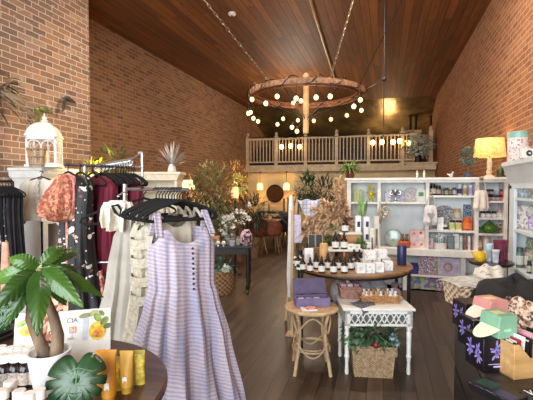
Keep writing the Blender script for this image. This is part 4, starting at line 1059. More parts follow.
t = panel(SU(430, zK, .08), .12, .16, mat((216, 178, 176), .6), 'small pink box with a cup picture beside the pink book', 'box', 'gift_box', 0, thick=.05)
P(MB().torus((0, -.004, .08), .022, .006, 14, 6, pi / 2), 'printed_cup', mat((190, 150, 180), .6), t)
t = thing('white_caddy', 'white caddy of teal and white spa bottles on the counter', 'caddy', SU(441, zK, .08))
P(MB().lathe([(.085, 0), (.09, .01), (.09, .1), (.083, .1), (.08, .02)], seg=28), 'tub', M_white, t)
P(MB().torus((0, -.005, .12), .075, .004, 24, 6, pi / 2), 'handle', M_chrome, t)
for i, (dx, dy, c, h) in enumerate([(-.05, 0, (130, 160, 150), .2), (-.015, .03, (224, 226, 220), .23), (.02, -.01, (224, 226, 220), .22), (.05, .02, (120, 150, 150), .21), (.0, -.04, (150, 180, 176), .18)]):
    jar(SU(441, zK + .012, .08) + Vector((dx, dy, 0)), .017, h, c, (230, 230, 226), None, ['grey green', 'tall white', 'white', 'deep teal', 'short pale teal'][i] + ' spa bottle in the white caddy', 'bottle', name='spa_bottle', lidk=.15, seg=12)
panel(SU(433.5, zK, .2), .09, .22, mat((170, 190, 190), .5), 'blue grey card behind the white caddy, left side')
for i, (px, c, h, l) in enumerate([(452, (110, 120, 120), .2, 'dark framed photo'), (457, (196, 200, 200), .24, 'silver framed photo')]):
    t = panel(SU(px, zK, .1), .1, h, mat(c, .4, .2), l + ' standing right of the white caddy', 'picture frame', 'picture_frame', border=sc(c, .7))
for i, (px, c, l) in enumerate([(462, (206, 214, 206), 'pale green'), (466, (150, 90, 84), 'reddish brown'), (470, (226, 222, 216), 'white'), (474, (170, 110, 110), 'dusty pink')]):
    jar(SU(px, zK, .1), .02, .24, c, (110, 100, 96), None, l + ' tall slim tube bottle on counter behind the yellow jug', 'bottle', name='tube_bottle', lidk=.12, seg=12)
jar(SU(480, zK, .1), .04, .2, (190, 150, 110), (140, 84, 60), (226, 206, 180), 'tan jar at right of counter behind the burgundy glasses', lidk=.2)
jar(SU(487, zK, .12), .04, .22, (226, 216, 200), (190, 160, 140), None, 'cream jar at right of counter behind the burgundy glasses', lidk=.2)
for i, (px, c, l) in enumerate([(355, (190, 196, 180), 'pale sage'), (364, (214, 206, 196), 'cream'), (373, (170, 176, 186), 'grey blue')]):
    jar(SU(px, zK, .12), .045, .2, c, sc(c, .8), None, l + ' canister on the counter behind the round display table', 'canister', name='canister', lidk=.2)
# --- lower shelves
t = jar(SU(415, zD1, .08), .065, .16, print_mat((54, 62, 140), [(120, 100, 190), (40, 44, 110)], 95, .6), (60, 66, 150), None, 'deep blue round tin on the lower shelf', 'tin', name='round_tin', lidk=.15)
panel(SU(429, zD1, .1), .27, .28, print_mat((196, 170, 196), [(206, 140, 170), (150, 110, 160), (120, 150, 120), (226, 206, 190)], 57, .9), 'pink floral book standing on lower shelf right of blue tin', 'book', 'book')
panel(SU(440.5, zD1, .12), .04, .28, mat((206, 216, 210), .5), 'narrow pale green notebook between two floral books', 'notebook', 'notebook', rz=.3)
t = panel(SU(452, zD1, .1), .3, .28, mat((196, 184, 204), .6), 'lilac book with a wreath picture on the lower shelf', 'book', 'book')
mm = MB(); mm.torus((-.04, -.006, .12), .055, .01, 24, 6, pi / 2 + .0); P(mm, 'printed_wreath', print_mat((206, 140, 130), [(170, 110, 120), (220, 160, 120)], 114, .8), t)
panel(SU(395, zD1, .1), .16, .2, print_mat((190, 180, 200), [(140, 130, 170), (220, 200, 210)], 64, .8), 'grey lilac book behind the round display table', 'book', 'book')
panel(SU(425, zD2, .14), .36, .34, print_mat((140, 160, 200), [(160, 110, 170), (190, 200, 130), (100, 150, 190), (220, 200, 190)], 20, .95), 'large colourful blue and purple book on the bottom shelf', 'book', 'book')
t = thing('small_clock', 'small round white faced clock in front of the colourful book', 'clock', SU(430.5, zD2, .05))
P(MB().lathe([(.001, -.02), (.055, -.02), (.055, .02), (.001, .02)], seg=24), 'case', M_chrome, t); t.children[0].rotation_euler = (pi / 2, 0, 0); t.children[0].location = (0, 0, .056)
P(MB().lathe([(.001, -.001), (.045, -.001), (.045, .001), (.001, .001)], seg=24), 'clock_face', M_paper, t, loc=(0, -.022, .056), rot=(pi / 2, 0, 0))
panel(SU(446, zD2, .1), .26, .34, print_mat((196, 176, 196), [(130, 100, 160), (206, 140, 150), (110, 130, 100), (226, 214, 214)], 45, .9), 'tall floral gift bag on the bottom shelf beside the colourful book', 'bag', 'gift_bag', thick=.06)
for i in range(3): panel(SU(412 - 8 * i, zD2, .12), .1, .22 - .02 * i, print_mat((200, 190, 196), [(170, 120, 140), (150, 160, 180)], 30 + i, .8), ['pale floral notebook left of the colourful book', 'pale floral notebook, second left of the colourful book', 'pale floral notebook farthest left on the bottom shelf'][i], 'notebook', 'notebook', rz=.1)
panel(SU(480, uz(302), .1), .34, .42, print_mat((186, 206, 196), [(150, 180, 160), (206, 170, 180), (226, 224, 210)], 34, .8), 'mint floral box on the right bottom bay of shelf unit', 'box', 'gift_box', thick=.08)
# --- on top of the unit
lp = thing('table_lamp', 'lit table lamp with yellow shade and turned white base', 'lamp', SU(489, ztop, .12))
P(MB().lathe([(.075, 0), (.078, .015), (.05, .03), (.03, .05), (.045, .08), (.03, .12), (.038, .2), (.028, .26), (.02, .3)], seg=24), 'lamp_base', mat((220, 206, 176), .4), lp)
t = NT('lamp_shade_fabric'); n = t.noise(22, 3); cshade = t.ramp(n, [(.35, (222, 170, 84)), (.65, (244, 204, 124))]); t.base(cshade); t.l(cshade, t.b.inputs['Emission Color']); t.b.inputs['Emission Strength'].default_value = .95
P(MB().lathe([(.215, .3), (.185, .57)], seg=40, cap=False), 'lamp_shade', t.fin(.8), lp, solid=.003)
P(MB().ball((0, 0, .42), .04), 'bulb', glow((255, 200, 120), 8), lp)
P(MB().tube([(0, 0, .29), (0, 0, .38)], .01, 8), 'stem', M_iron, lp)
tp = thing('topiary', 'small round topiary ball in blue pot left of the lit lamp', 'plant', SU(468, ztop, .15))
P(MB().lathe([(.05, 0), (.065, .06), (.06, .07)], seg=16), 'pot', mat((50, 60, 84), .5), tp); P(MB().tube([(0, 0, .05), (0, 0, .28)], .01, 6), 'stem', M_bark, tp)
P(foliage(900, (.12, .12, .13), .035, .018, 61, z0=.32, hollow=.6), 'foliage', mat((104, 120, 108), .6, var=.4), tp)
t = thing('glass_figurine', 'tiny glass bird figurine on top of the shelf unit', 'figurine', SU(451, ztop, .1))
P(MB().ball((0, 0, .035), .03, 12, 8).ball((.02, 0, .075), .017).tube([(-.02, 0, .04), (-.06, 0, .06)], [.015, .004], 6), 'body', mat((200, 200, 196), .1, .2), t); P(MB().lathe([(.02, 0), (.015, .01)], seg=12), 'base', M_chrome, t)
fp = thing('fern', 'bushy green fern in dark red pot on the left end of shelf unit', 'plant', SU(350, ztop, .12))
P(MB().lathe([(.06, 0), (.075, .05), (.085, .12), (.09, .14), (.08, .14)], seg=20), 'pot', mat((110, 36, 34), .4), fp)
m = MB(); R = random.Random(12)
for i in range(110):
    a = R.uniform(0, 2 * pi); e = R.uniform(.2, 1.3)
    m.leaf((.03 * cos(a), .03 * sin(a), .13), (cos(a) * cos(e), sin(a) * cos(e), sin(e)), R.uniform(.16, .3), .02, R.uniform(.4, 1.0), 6)
P(m, 'fronds', green((96, 132, 54)), fp)
jar(SU(500, ztop, .15), .05, .16, (60, 80, 50), (90, 110, 60), None, 'green bottle on top of the shelf unit right of the lamp', 'bottle', name='green_bottle', lidk=.3)
for i, px in enumerate([417, 424]): 
    t = thing('white_figurine', ['left', 'right'][i] + ' small white figurine on shelf unit below the silver leaf ornament', 'figurine', SU(px, ztop, .1)); P(MB().lathe([(.02, 0), (.012, .03), (.022, .06), (.008, .08), (.014, .1), (.003, .115)], seg=12), 'body', M_white, t); P(MB().lathe([(.028, 0), (.026, .008)], seg=12), 'base', M_iron, t)

# ============================================================ near right hutch against the wall
HX = 1.25; HY0, HY1 = 3.3, 4.74
rh = thing('display_hutch', 'tall pale grey hutch with wide cornice at the right edge', 'cabinet', (0, 0, 0))
M_hut = mat((206, 212, 214), .5, var=.04, scale=3, name='pale_grey_paint')
zt = 1.855
P(MB().prism([(HX - .07, zt), (XR - .03, zt), (XR - .03, zt - .22), (HX, zt - .22), (HX - .02, zt - .15), (HX - .035, zt - .12), (HX - .05, zt - .06), (HX - .07, zt - .04)], HY0, HY1 + .04, 'y'), 'cornice', M_hut, rh)
P(MB().box(HX, HX + .03, HY1 - .16, HY1, 0, zt - .22).box(HX, HX + .03, HY0, HY0 + .14, 0, zt - .22).box(HX, HX + .03, HY0 + .14, HY1 - .16, zt - .27, zt - .22), 'face_frame', M_hut, rh, bevel=.003)
P(MB().box(HX + .03, XR - .03, HY1 - .03, HY1, 0, zt - .22), 'side_panel', M_hut, rh)
P(MB().box(HX + .03, XR - .03, HY0, HY0 + .03, 0, zt - .22), 'side_panel', M_hut, rh)
P(MB().box(XR - .05, XR - .03, HY0 + .03, HY1 - .03, 0, zt - .22), 'back_panel', M_hut, rh)
hz = [atx(514, py, HX).z for py in (197.5, 229, 268, 308)] 
for z in hz: P(MB().box(HX + .005, XR - .05, HY0 + .03, HY1 - .03, z - .025, z), 'shelf', M_hut, rh)
P(MB().lathe([(.012, -.01), (.018, 0), (.012, .012)], seg=12), 'latch', M_iron, rh, loc=(HX - .005, HY1 - .05, atx(510, 187, HX).z), rot=(0, pi / 2, 0))
def hp(px, z, dx=.05):
    p = atx(px, 187, HX + dx); return Vector((p.x, p.y, z))
RZH = -pi / 2
panel(hp(527, hz[0], .12), .3, .24, print_mat((226, 224, 214), [(90, 150, 150), (226, 222, 212), (160, 190, 180)], 38, .5), 'white book with teal pictures on the top shelf of right hutch', 'book', 'book', rz=RZH)
panel(hp(525, hz[1], .14), .32, .12, print_mat((214, 190, 214), [(226, 226, 226), (170, 130, 190)], 41, .6), 'white and lilac gift box on the second shelf of right hutch', 'box', 'gift_box', 0, RZH, thick=.14)
tag(MB().box(-.15, .15, -.07, .07, 0, .06).build('tan_box', mat((196, 170, 150), .6), loc=hp(525, hz[1] + .121, .2) , rot=RZH, bevel=.003), 'tan box stacked on the white and lilac gift box', 'box')
panel(hp(527, hz[2], .12), .3, .3, print_mat((176, 196, 130), [(226, 226, 190), (120, 160, 110), (206, 200, 150), (150, 180, 170)], 38, .9), 'green and cream floral book on the third shelf of right hutch', 'book', 'book', rz=RZH)
jar(hp(531, hz[2], .06), .02, .12, (50, 46, 44), (30, 28, 28), (190, 180, 160), 'small dark bottle before the green floral book', 'bottle', name='small_bottle')
panel(hp(523, hz[3], .12), .18, .26, print_mat((206, 190, 170), [(170, 140, 120), (226, 214, 190), (190, 170, 176)], 57, .8), 'tan floral card on the lowest visible shelf of right hutch', 'card', rz=RZH)
panel(hp(531, hz[3], .06), .12, .17, mat((226, 206, 150), .6), 'plain cream card at right edge on the lowest visible hutch shelf', 'card', rz=RZH)
tag(MB().box(-.11, .11, -.06, .06, 0, .03).build('paper_stack', M_paper, loc=hp(526, hz[0] - .09, .1) , rot=RZH), 'papers in clip under the top shelf of right hutch', 'papers')
COL.objects.unlink(bpy.data.objects['paper_stack'])
panel(Vector((1.39, 4.62, hz[0])), .2, .22, print_mat((196, 206, 210), [(150, 170, 180), (226, 226, 220)], 40, .7), 'pale blue card at far end of the top shelf of right hutch')
panel(Vector((1.4, 4.62, hz[1])), .22, .24, print_mat((214, 206, 196), [(170, 150, 140), (226, 220, 210)], 40, .7), 'beige patterned card behind the tan box on right hutch')
for i, (px, c, l) in enumerate([(1.315, (96, 120, 110), 'green'), (1.39, (190, 150, 150), 'dusty pink'), (1.465, (206, 200, 180), 'cream')]): jar(Vector((px, 4.6, hz[2])), .035, .2, c, sc(c, .7), (220, 214, 200), l + ' labelled bottle at far end of the third shelf of right hutch', 'bottle', name='labelled_bottle', lidk=.2)
for i, (px, c, l) in enumerate([(1.32, (176, 120, 90), 'brown'), (1.41, (214, 206, 190), 'cream')]): jar(Vector((px, 4.6, hz[3])), .04, .2, c, sc(c, .7), None, l + ' jar at far end of the lowest visible shelf of right hutch', 'jar', lidk=.2)
# tin and camera shaped ornament on top
tn = thing('floral_tin', 'tall white floral tin with mint lid on top of right hutch', 'tin', hp(517, zt, .02))
t = print_mat((222, 214, 206), [(196, 90, 90), (120, 140, 110), (214, 150, 150), (226, 220, 210)], 49, .45)
P(MB().lathe([(.09, 0), (.092, .005), (.092, .235), (.09, .24)], seg=32), 'can', t, tn)
P(MB().lathe([(.096, .235), (.096, .29), (.09, .295)], seg=32), 'lid', mat((136, 178, 160), .4), tn)
cm_ = thing('toy_camera', 'small white toy camera with a round black lens on right hutch', 'toy camera', hp(526, zt, -.04), TH - .1)
P(MB().box(-.05, .05, -.025, .025, 0, .09).box(-.02, .02, -.02, .02, .09, .105), 'body', M_white, cm_, bevel=.008)
P(MB().lathe([(.026, -.02), (.026, .0), (.018, .005)], seg=24), 'lens_ring', M_black, cm_, loc=(.008, -.028, .045), rot=(pi / 2, 0, 0))
P(MB().lathe([(.01, -.001), (.01, .003), (.004, .006)], seg=16), 'lens', mat((200, 200, 200), .1), cm_, loc=(.008, -.034, .045), rot=(pi / 2, 0, 0))
# ============================================================ round display table in the centre
RT = spot(352, 4.12, 0); RZ = .82; RR = .6
M_oak = wood_mat((150, 112, 72), (104, 70, 42), (3, 26, 26), .4, 'oak')
dt = thing('display_table', 'round wooden display table with black metal frame full of bottles', 'table', RT)
P(MB().lathe([(.01, RZ - .035), (RR - .012, RZ - .035), (RR, RZ - .02), (RR, RZ - .006), (RR - .01, RZ)], seg=72), 'tabletop', M_oak, dt, smooth=30)
P(MB().torus((0, 0, RZ - .05), RR - .04, .014, 48), 'frame_ring', M_black, dt)
dt.rotation_euler = (0, 0, TH)
for sx in (-1, 1):
    for sy in (-1, 1): P(MB().box(-.013, .013, -.013, .013, 0, RZ - .04), 'leg', M_black, dt, loc=(sx * .53, sy * .19, 0))
P(MB().box(-.53, .53, -.19, .19, .35, .37), 'lower_shelf', M_walnut, dt, bevel=.003)
P(MB().box(-.53, .53, -.2, -.18, .34, .375).box(-.53, .53, .18, .2, .34, .375).box(-.54, -.52, -.19, .19, .34, .375).box(.52, .54, -.19, .19, .34, .375).box(-.53, .53, -.2, -.18, RZ - .07, RZ - .045).box(.52, .54, -.19, .19, RZ - .07, RZ - .045), 'shelf_frame', M_black, dt)
def T(px, py, z=RZ): return atz(px, py, z)
def onT(px, d, z=RZ): return spot(px, d, z)
# droppers
DB = None
M_ambg = mat((58, 28, 14), .1, var=.25, name='amber_glass'); M_lblw = mat((224, 226, 218), .6, var=.03, name='label_paper')
def dropper(p, s, lab, group='amber dropper bottles on the round table', pump=False):
    global DB
    if DB is None:
        DB = thing('dropper_bottle', lab, 'bottle', p, TH, group)
        P(MB().lathe([(.026, 0), (.029, .004), (.029, .068), (.024, .08), (.011, .088), (.011, .096)], seg=20), 'glass', M_ambg, DB)
        P(MB().lathe([(.0295, .014), (.0295, .06)], seg=20, cap=False), 'label', M_lblw, DB)
        P(MB().lathe([(.0135, .09), (.0135, .108), (.009, .11), (.0085, .128), (.005, .135)], seg=14), 'dropper_cap', M_black, DB)
        KID[DB.name] = kids(DB)
        for k in KID[DB.name]: KID[k.name] = []
        DB.scale = (s,) * 3; return
    dup(DB, p, TH, lab, group=group, scale=s)
fr = [(300.5, 272.3, 1.0), (307, 273, 1.05), (322.5, 275, 1.08), (316, 270, 1.0), (333, 276.5, 1.12), (345, 275.5, 1.05), (339, 269, 1.1), (328, 267, 1.1)]
# shelf rows measured by distance: front row, second row
row1 = [(303, 3.72), (310.5, 3.66), (322, 3.62), (334, 3.6), (345, 3.61)]
row2 = [(298, 3.86), (316.5, 3.8), (328, 3.78), (339.5, 3.77), (351, 3.76), (358, 3.8)]
for i, (px, d) in enumerate(row1): dropper(onT(px, d), 1.0 + .1 * (i > 1), nth(i, 5) + ' amber dropper bottle in the front row on round display table')
for i, (px, d) in enumerate(row2): dropper(onT(px, d), 1.12, nth(i, 6) + ' amber dropper bottle in the second row on round display table')
# white riser steps
M_ris = mat((220, 216, 204), .5, var=.05)
rs = thing('display_riser', 'white two step riser in the middle of the round display table', 'riser', onT(342, 4.1), TH)
P(MB().box(-.17, .2, -.1, .1, .13, .15), 'lower_step', M_ris, rs, bevel=.002)
P(MB().box(-.15, -.13, -.09, .09, 0, .13).box(.16, .18, -.09, .09, 0, .13).box(.0, .02, -.09, .09, 0, .13), 'support', wood_mat((176, 130, 84), (140, 96, 60)), rs)
r2 = thing('wooden_riser', 'tan wooden riser with white top behind the amber bottles', 'riser', onT(350, 4.34), TH)
P(MB().box(-.1, .1, -.06, .06, 0, .27).box(-.1, .1, -.06, .06, 0, .0), 'block', wood_mat((186, 136, 90), (150, 104, 66)), r2, bevel=.003)
P(MB().box(-.12, .12, -.07, .07, .27, .29), 'top', M_ris, r2, bevel=.002)
for i, (px, d) in enumerate([(336, 4.06), (344.5, 4.06)]): dropper(onT(px, d, RZ + .15), 1.25, ['left', 'right'][i] + ' large amber dropper bottle on the lower white riser step')
for i, (px, d) in enumerate([(345.5, 4.32)]): dropper(onT(px, d, RZ + .29), 1.25, 'amber dropper bottle alone on top of the tall riser')
def cream_box(p, s, c, lab, group=None, rz=0, name='product_box', cat='box', mark=None, lid=False):
    t = thing(name, lab, cat, p, TH + rz, group)
    P(MB().box(-s[0] / 2, s[0] / 2, -s[1] / 2, s[1] / 2, 0, s[2]), 'carton', c if not isinstance(c, tuple) else mat(c, .5, var=.05), t, bevel=.0015)
    if mark: P(MB().box(-s[0] * .2, s[0] * .2, -s[1] / 2 - .0012, -s[1] / 2, s[2] * .3, s[2] * .7), 'printed_mark', mat(mark, .6), t)
    return t
for i, (px, d) in enumerate([(351, 4.05), (357, 4.02)]): cream_box(onT(px, d, RZ + .15), (.065, .05, .05), (224, 224, 212), ['left', 'right'][i] + ' low white carton at right end of the lower riser step', mark=(170, 180, 150))
# tall white cartons right rear
for i, (px, d, h, mk) in enumerate([(358, 4.42, .46, (40, 40, 60)), (366.5, 4.42, .45, (60, 50, 80))]):
    t = cream_box(onT(px, d), (.06, .06, h), (232, 232, 230), ['left', 'right'][i] + ' tall white carton with dark print behind the riser')
    for z in (.2, .34): P(MB().box(-.012, .02, -.0315, -.03, z, z + .06), 'printed_mark', mat(mk, .6), t)
for i, (px, d, h, c) in enumerate([(372, 4.3, .34, (222, 216, 196)), (376.5, 4.4, .46, (214, 210, 196)), (369, 4.2, .2, (230, 230, 226))]):
    cream_box(onT(px, d), (.05, .05, h), c, ['cream tall carton right of the tall white pair', 'tallest cream patterned carton at right rear of round table', 'short white carton before the cream tall carton'][i], mark=(120, 110, 96))
# floral white boxes pile at right front
M_flbox = print_mat((228, 226, 222), [(206, 150, 160), (170, 190, 170), (190, 190, 196)], 44, .3)
pile = [(361, 3.62, 0, 'front row'), (370.5, 3.62, 0, 'front row'), (379.5, 3.66, 0, 'front row'), (388.5, 3.74, 0, 'front row'), (367, 3.86, 0, 'rear row'), (376.5, 3.88, 0, 'rear row'), (386, 3.92, 0, 'rear row')]
for i, (px, d, z, r) in enumerate(pile):
    k = i if i < 4 else i - 4; n = 4 if i < 4 else 3
    cream_box(onT(px, d), (.08, .07, .085), M_flbox if i % 2 else (228, 228, 222), nth(k, n) + ' white soap carton in the ' + r + ' of the carton pile', 'white soap cartons on the round table', mark=(206, 206, 190) if i % 2 == 0 else None)
for i, (px, d) in enumerate([(370, 3.84), (381, 3.9)]):
    cream_box(onT(px, d, RZ + .085), (.11, .09, .085), M_flbox, ['left', 'right'][i] + ' pink flowered carton on top of the soap carton pile')
tag(MB().lathe([(.041, 0), (.043, .004), (.043, .19), (.041, .194)], seg=28).build('navy_canister', mat((34, 42, 84), .4), loc=onT(402.5, 4.0)), 'dark navy blue canister at right edge of round display table', 'canister')
COL.objects['navy_canister'].scale = (1.05, 1.05, 1.0)
# left side: candle, cards, tins
cd = thing('pillar_candle', 'tall tan pillar candle among the amber bottles', 'candle', onT(324, 3.95))
P(MB().lathe([(.04, 0), (.041, .2), (.036, .222), (.03, .224)], seg=24), 'wax', mat((212, 166, 108), .5), cd); P(MB().tube([(0, 0, .22), (0, 0, .24)], .002, 5), 'wick', M_black, cd)
cream_box(onT(309, 3.95), (.085, .05, .17), (232, 230, 226), 'white carton standing behind the leftmost amber bottles', mark=(210, 206, 200))
for i, (px, d, c) in enumerate([(297.5, 3.99, (34, 34, 38)), (304, 4.1, (190, 186, 180)), (300, 3.74, (26, 40, 54))]):
    jar(onT(px, d), .045 if i < 2 else .035, .08 if i < 2 else .05, c, (224, 222, 216) if i == 0 else (30, 30, 32), (214, 210, 200), ['black tin with white lid at left rim of round table', 'grey jar behind the left amber bottles', 'small dark blue tin at left front rim of table'][i], 'tin' if i != 1 else 'jar', name='small_tin' if i != 1 else 'jar')
for i, (px, d) in enumerate([(312, 4.3), (319.5, 4.32)]):
    panel(onT(px, d, RZ + .12), .08, .15, mat((44, 54, 52), .6), ['left', 'right'][i] + ' small dark slate card behind the pillar candle', 'card', rz=TH, border=(160, 140, 110), group='slate cards')
tag(MB().box(-.14, .14, -.05, .07, 0, .12).build('wooden_crate', wood_mat((150, 112, 76), (110, 80, 50)), loc=onT(316, 4.36), rot=TH, bevel=.003), 'low wooden crate carrying two slate cards', 'crate')
for i, (px, d, c, h, l) in enumerate([(300, 4.15, (36, 34, 36), .13, 'black'), (306, 4.3, (120, 90, 60), .17, 'brown'), (328, 4.12, (40, 36, 34), .15, 'small dark'), (332, 4.25, (220, 216, 206), .2, 'slim white'), (311, 4.14, (206, 200, 190), .1, 'pale grey')]):
    jar(onT(px, d), .03, h, c, (24, 22, 22), (206, 202, 192), l + ' jar standing between the pillar candle and the left rim' if px < 320 else l + ' jar standing between the pillar candle and the riser', 'jar', lidk=.25)
for i, px in enumerate([354.5, 360]): dropper(onT(px, 3.98, RZ), 1.15, ['left', 'right'][i] + ' amber dropper bottle behind the white soap cartons')
# little green plants
def bush(p, rad, n, leaf, w, c, lab, potr=.04, poth=.08, potc=(90, 70, 54), z0=None, name='small_plant', seed=0, up=.4, droop=.3):
    t = thing(name, lab, 'plant', p)
    P(MB().lathe([(potr * .8, 0), (potr, poth), (potr * .9, poth)], seg=16), 'pot', mat(potc, .6), t)
    P(foliage(n, rad, leaf, w, seed, z0 if z0 is not None else poth + rad[2] * .8, up, droop), 'foliage', green(c), t)
    return t
bush(onT(333, 4.5), (.07, .06, .1), 70, .08, .04, (60, 110, 50), 'small bright green plant behind the pillar candle', .04, .16, seed=70)
bush(onT(361, 4.2, RZ), (.05, .04, .06), 60, .06, .03, (84, 128, 50), 'small leafy green plant in front of tall white cartons', .03, .12, seed=71)
# pampas bouquet
pb = thing('dried_bouquet', 'large tan bouquet of dried pampas leaves above the bottles', 'dried flowers', onT(339, 4.52))
P(MB().lathe([(.05, 0), (.075, .08), (.06, .2), (.035, .26), (.045, .29)], seg=20), 'vase', mat((70, 56, 48), .4), pb)
m = MB(); R = random.Random(20); base = Vector((0, 0, .28))
tips = [(-.36, .22), (-.3, .4), (-.18, .48), (-.44, .12), (-.08, .44), (.03, .62), (.03, .5), (.08, .4), (.13, .28), (.16, .18), (-.25, .1), (-.12, .3), (-.02, .3), (-.36, .3), (.06, .2), (-.2, .35), (.0, .72)]
rx = Vector((cos(TH), sin(TH), 0))
for (tx, tz) in tips:
    yy = R.uniform(-.08, .08); tip = Vector((tx * cos(TH), tx * sin(TH) + yy, .12 + tz)); n_ = 16
    for k in range(n_):
        f = (k + 1) / n_; q = base.lerp(tip, f) + Vector((0, 0, .07 * sin(pi * f)))
        for _ in range(9):
            d = (tip - base).normalized() + Vector((R.uniform(-.9, .9), R.uniform(-.9, .9), R.uniform(-.9, .7)))
            m.leaf(q, d, R.uniform(.06, .12), .024, .5, 3)
P(m, 'plumes', mat((214, 180, 142), .9, var=.12, scale=30, name='dried_tan'), pb)
m = MB()
for (tx, tz) in tips: m.tube([(0, 0, .2), tuple(base), (tx * cos(TH) * .9, tx * sin(TH) * .9, .12 + tz * .9)], .003, 5)
P(m, 'stalks', mat((150, 116, 80), .8), pb)
ps = onT(345, 4.44)
# clear vase with green stems
gv = thing('stem_vase', 'slim grey green vase of thin green stems beside tall cartons', 'vase', onT(363, 4.56))
P(MB().lathe([(.03, 0), (.035, .02), (.022, .3), (.026, .45)], seg=16), 'glass', mat((150, 170, 164), .1), gv)
m = MB(); R = random.Random(9)
for i in range(26): m.leaf((R.uniform(-.02, .02), R.uniform(-.02, .02), .4), (R.uniform(-.3, .3), R.uniform(-.3, .3), 1), R.uniform(.2, .34), .02, .15, 5)
P(m, 'stems', green((120, 150, 96)), gv)
# things on lower shelf of the table
for i, (px, c) in enumerate([(299, (176, 100, 130)), (306, (206, 150, 160)), (313, (150, 50, 60)), (320, (190, 160, 170))]):
    p = spot(px, 4.0, .375)
    cream_box(p, (.07, .16, .28), print_mat(c, [sc(c, .6), (226, 214, 200), (120, 140, 90)], 40, .6), nth(i, 4) + ' patterned pink box on the lower shelf behind the stool', 'pink boxes below the round table', name='patterned_box')
for i, (px, c, s) in enumerate([(340, (206, 200, 206), .1), (352, (150, 150, 196), .09), (364, (226, 226, 230), .1), (378, (196, 196, 200), .11), (396, (206, 170, 176), .07)]):
    p = spot(px, 4.15, .371)
    t = thing('wrapped_soap_bag', ['grey', 'lavender', 'white', 'silver grey', 'small dusty pink'][i] + ' stuffed bag on the lower shelf of the round table', 'bag', p)
    P(MB().ball((0, 0, s * 1.3), s, 16, 10, 1.3), 'bag_body', mat(c, .6, var=.1, scale=30, bump=.5), t); P(MB().lathe([(.02, s * 2.5), (.04, s * 2.5 + .05)], seg=12), 'tied_top', mat(sc(c, .8), .6), t)
# wooden ladder frame with hanging cloths left of the table
M_pale = wood_mat((196, 166, 124), (160, 126, 88), (20, 20, 3), .5, 'pale_wood')
def S4(px, d, z): return spot(px, d, z)
lf = thing('drying_rack', 'pale wooden a frame drying rack left of the round table', 'rack')
bot = S4(286, 4.75, 0); top = S4(297, 5.0, 1.42); b2 = S4(293, 5.55, 0); 
rgt = S4(322, 5.0, 1.42); b3 = S4(325, 4.75, 0); b4 = S4(326, 5.55, 0)
P(MB().tube([bot, top], .018, 6), 'leg', M_pale, lf); P(MB().tube([b2, top], .018, 6), 'leg', M_pale, lf)
P(MB().tube([b3, rgt], .018, 6), 'leg', M_pale, lf); P(MB().tube([b4, rgt], .018, 6), 'leg', M_pale, lf)
for f in (.0, .3, .55): P(MB().tube([top.lerp(bot, f), rgt.lerp(b3, f)], .012, 6), 'rung', M_pale, lf)
vp = at(293.5, 262, 4.0); 
pst = thing('display_post', 'pale wooden post standing at the left rim of the round table', 'post', spot(292.5, 4.28, 0)); P(MB().box(-.016, .016, -.016, .016, 0, 1.35), 'pole', M_pale, pst, bevel=.003); P(MB().box(-.06, .06, -.06, .06, 0, .02), 'foot', M_pale, pst)
M_towel = mat((214, 216, 222), .9, var=.05, scale=8)
t = NT('checked_towel'); sp = t.n('ShaderNodeSeparateXYZ'); t.l(t.co(), sp.inputs[0])
g = t.math('MAXIMUM', t.math('GREATER_THAN', t.math('SINE', t.math('MULTIPLY', sp.outputs[2], 130)), .55), t.math('GREATER_THAN', t.math('SINE', t.math('MULTIPLY', sp.outputs[0], 130)), .55))
t.base(t.mix(t.math('MULTIPLY', g, .7), (222, 222, 226), (150, 160, 196))); M_check = t.fin(.9)
c0 = top.lerp(rgt, .5); L = (rgt - top).length
tw = MB().grid(lambda u, v: ((u - .5) * L * .96 * (1 - .2 * v), -.03 - .02 * sin(u * 9 + 3 * v) - .02 * v, .02 - v * (.24 * sin(pi * min(1, max(0, u * .9 + .05))) ** .8) - .01 * sin(12 * u)), 24, 12)
tag(tw.build('tea_towel', M_check, loc=c0, rot=math.atan2((rgt - top).y, (rgt - top).x), solid=.004), 'white and blue checked tea towel draped on drying rack top', 'towel')
p = S4(296.5, 4.6, 1.28)
tag(cloth_body([(0, .05, .01), (-.1, .055, .014), (-.32, .06, .014)], 5, .15, 3).build('lilac_towel', print_mat((206, 200, 222), [(190, 184, 214), (214, 210, 226)], 60, .6), loc=p, rot=TH), 'pale lilac towel hanging straight beside the left dark tin', 'towel')
p = S4(291, 4.7, 1.5)
tag(cloth_body([(0, .02, .012), (-.2, .03, .02), (-.55, .035, .03), (-.95, .045, .035), (-1.2, .03, .03)], 5, .25, 5).build('white_scarf', M_white, loc=p, rot=TH), 'long white scarf hanging down the left leg of the drying rack', 'scarf')

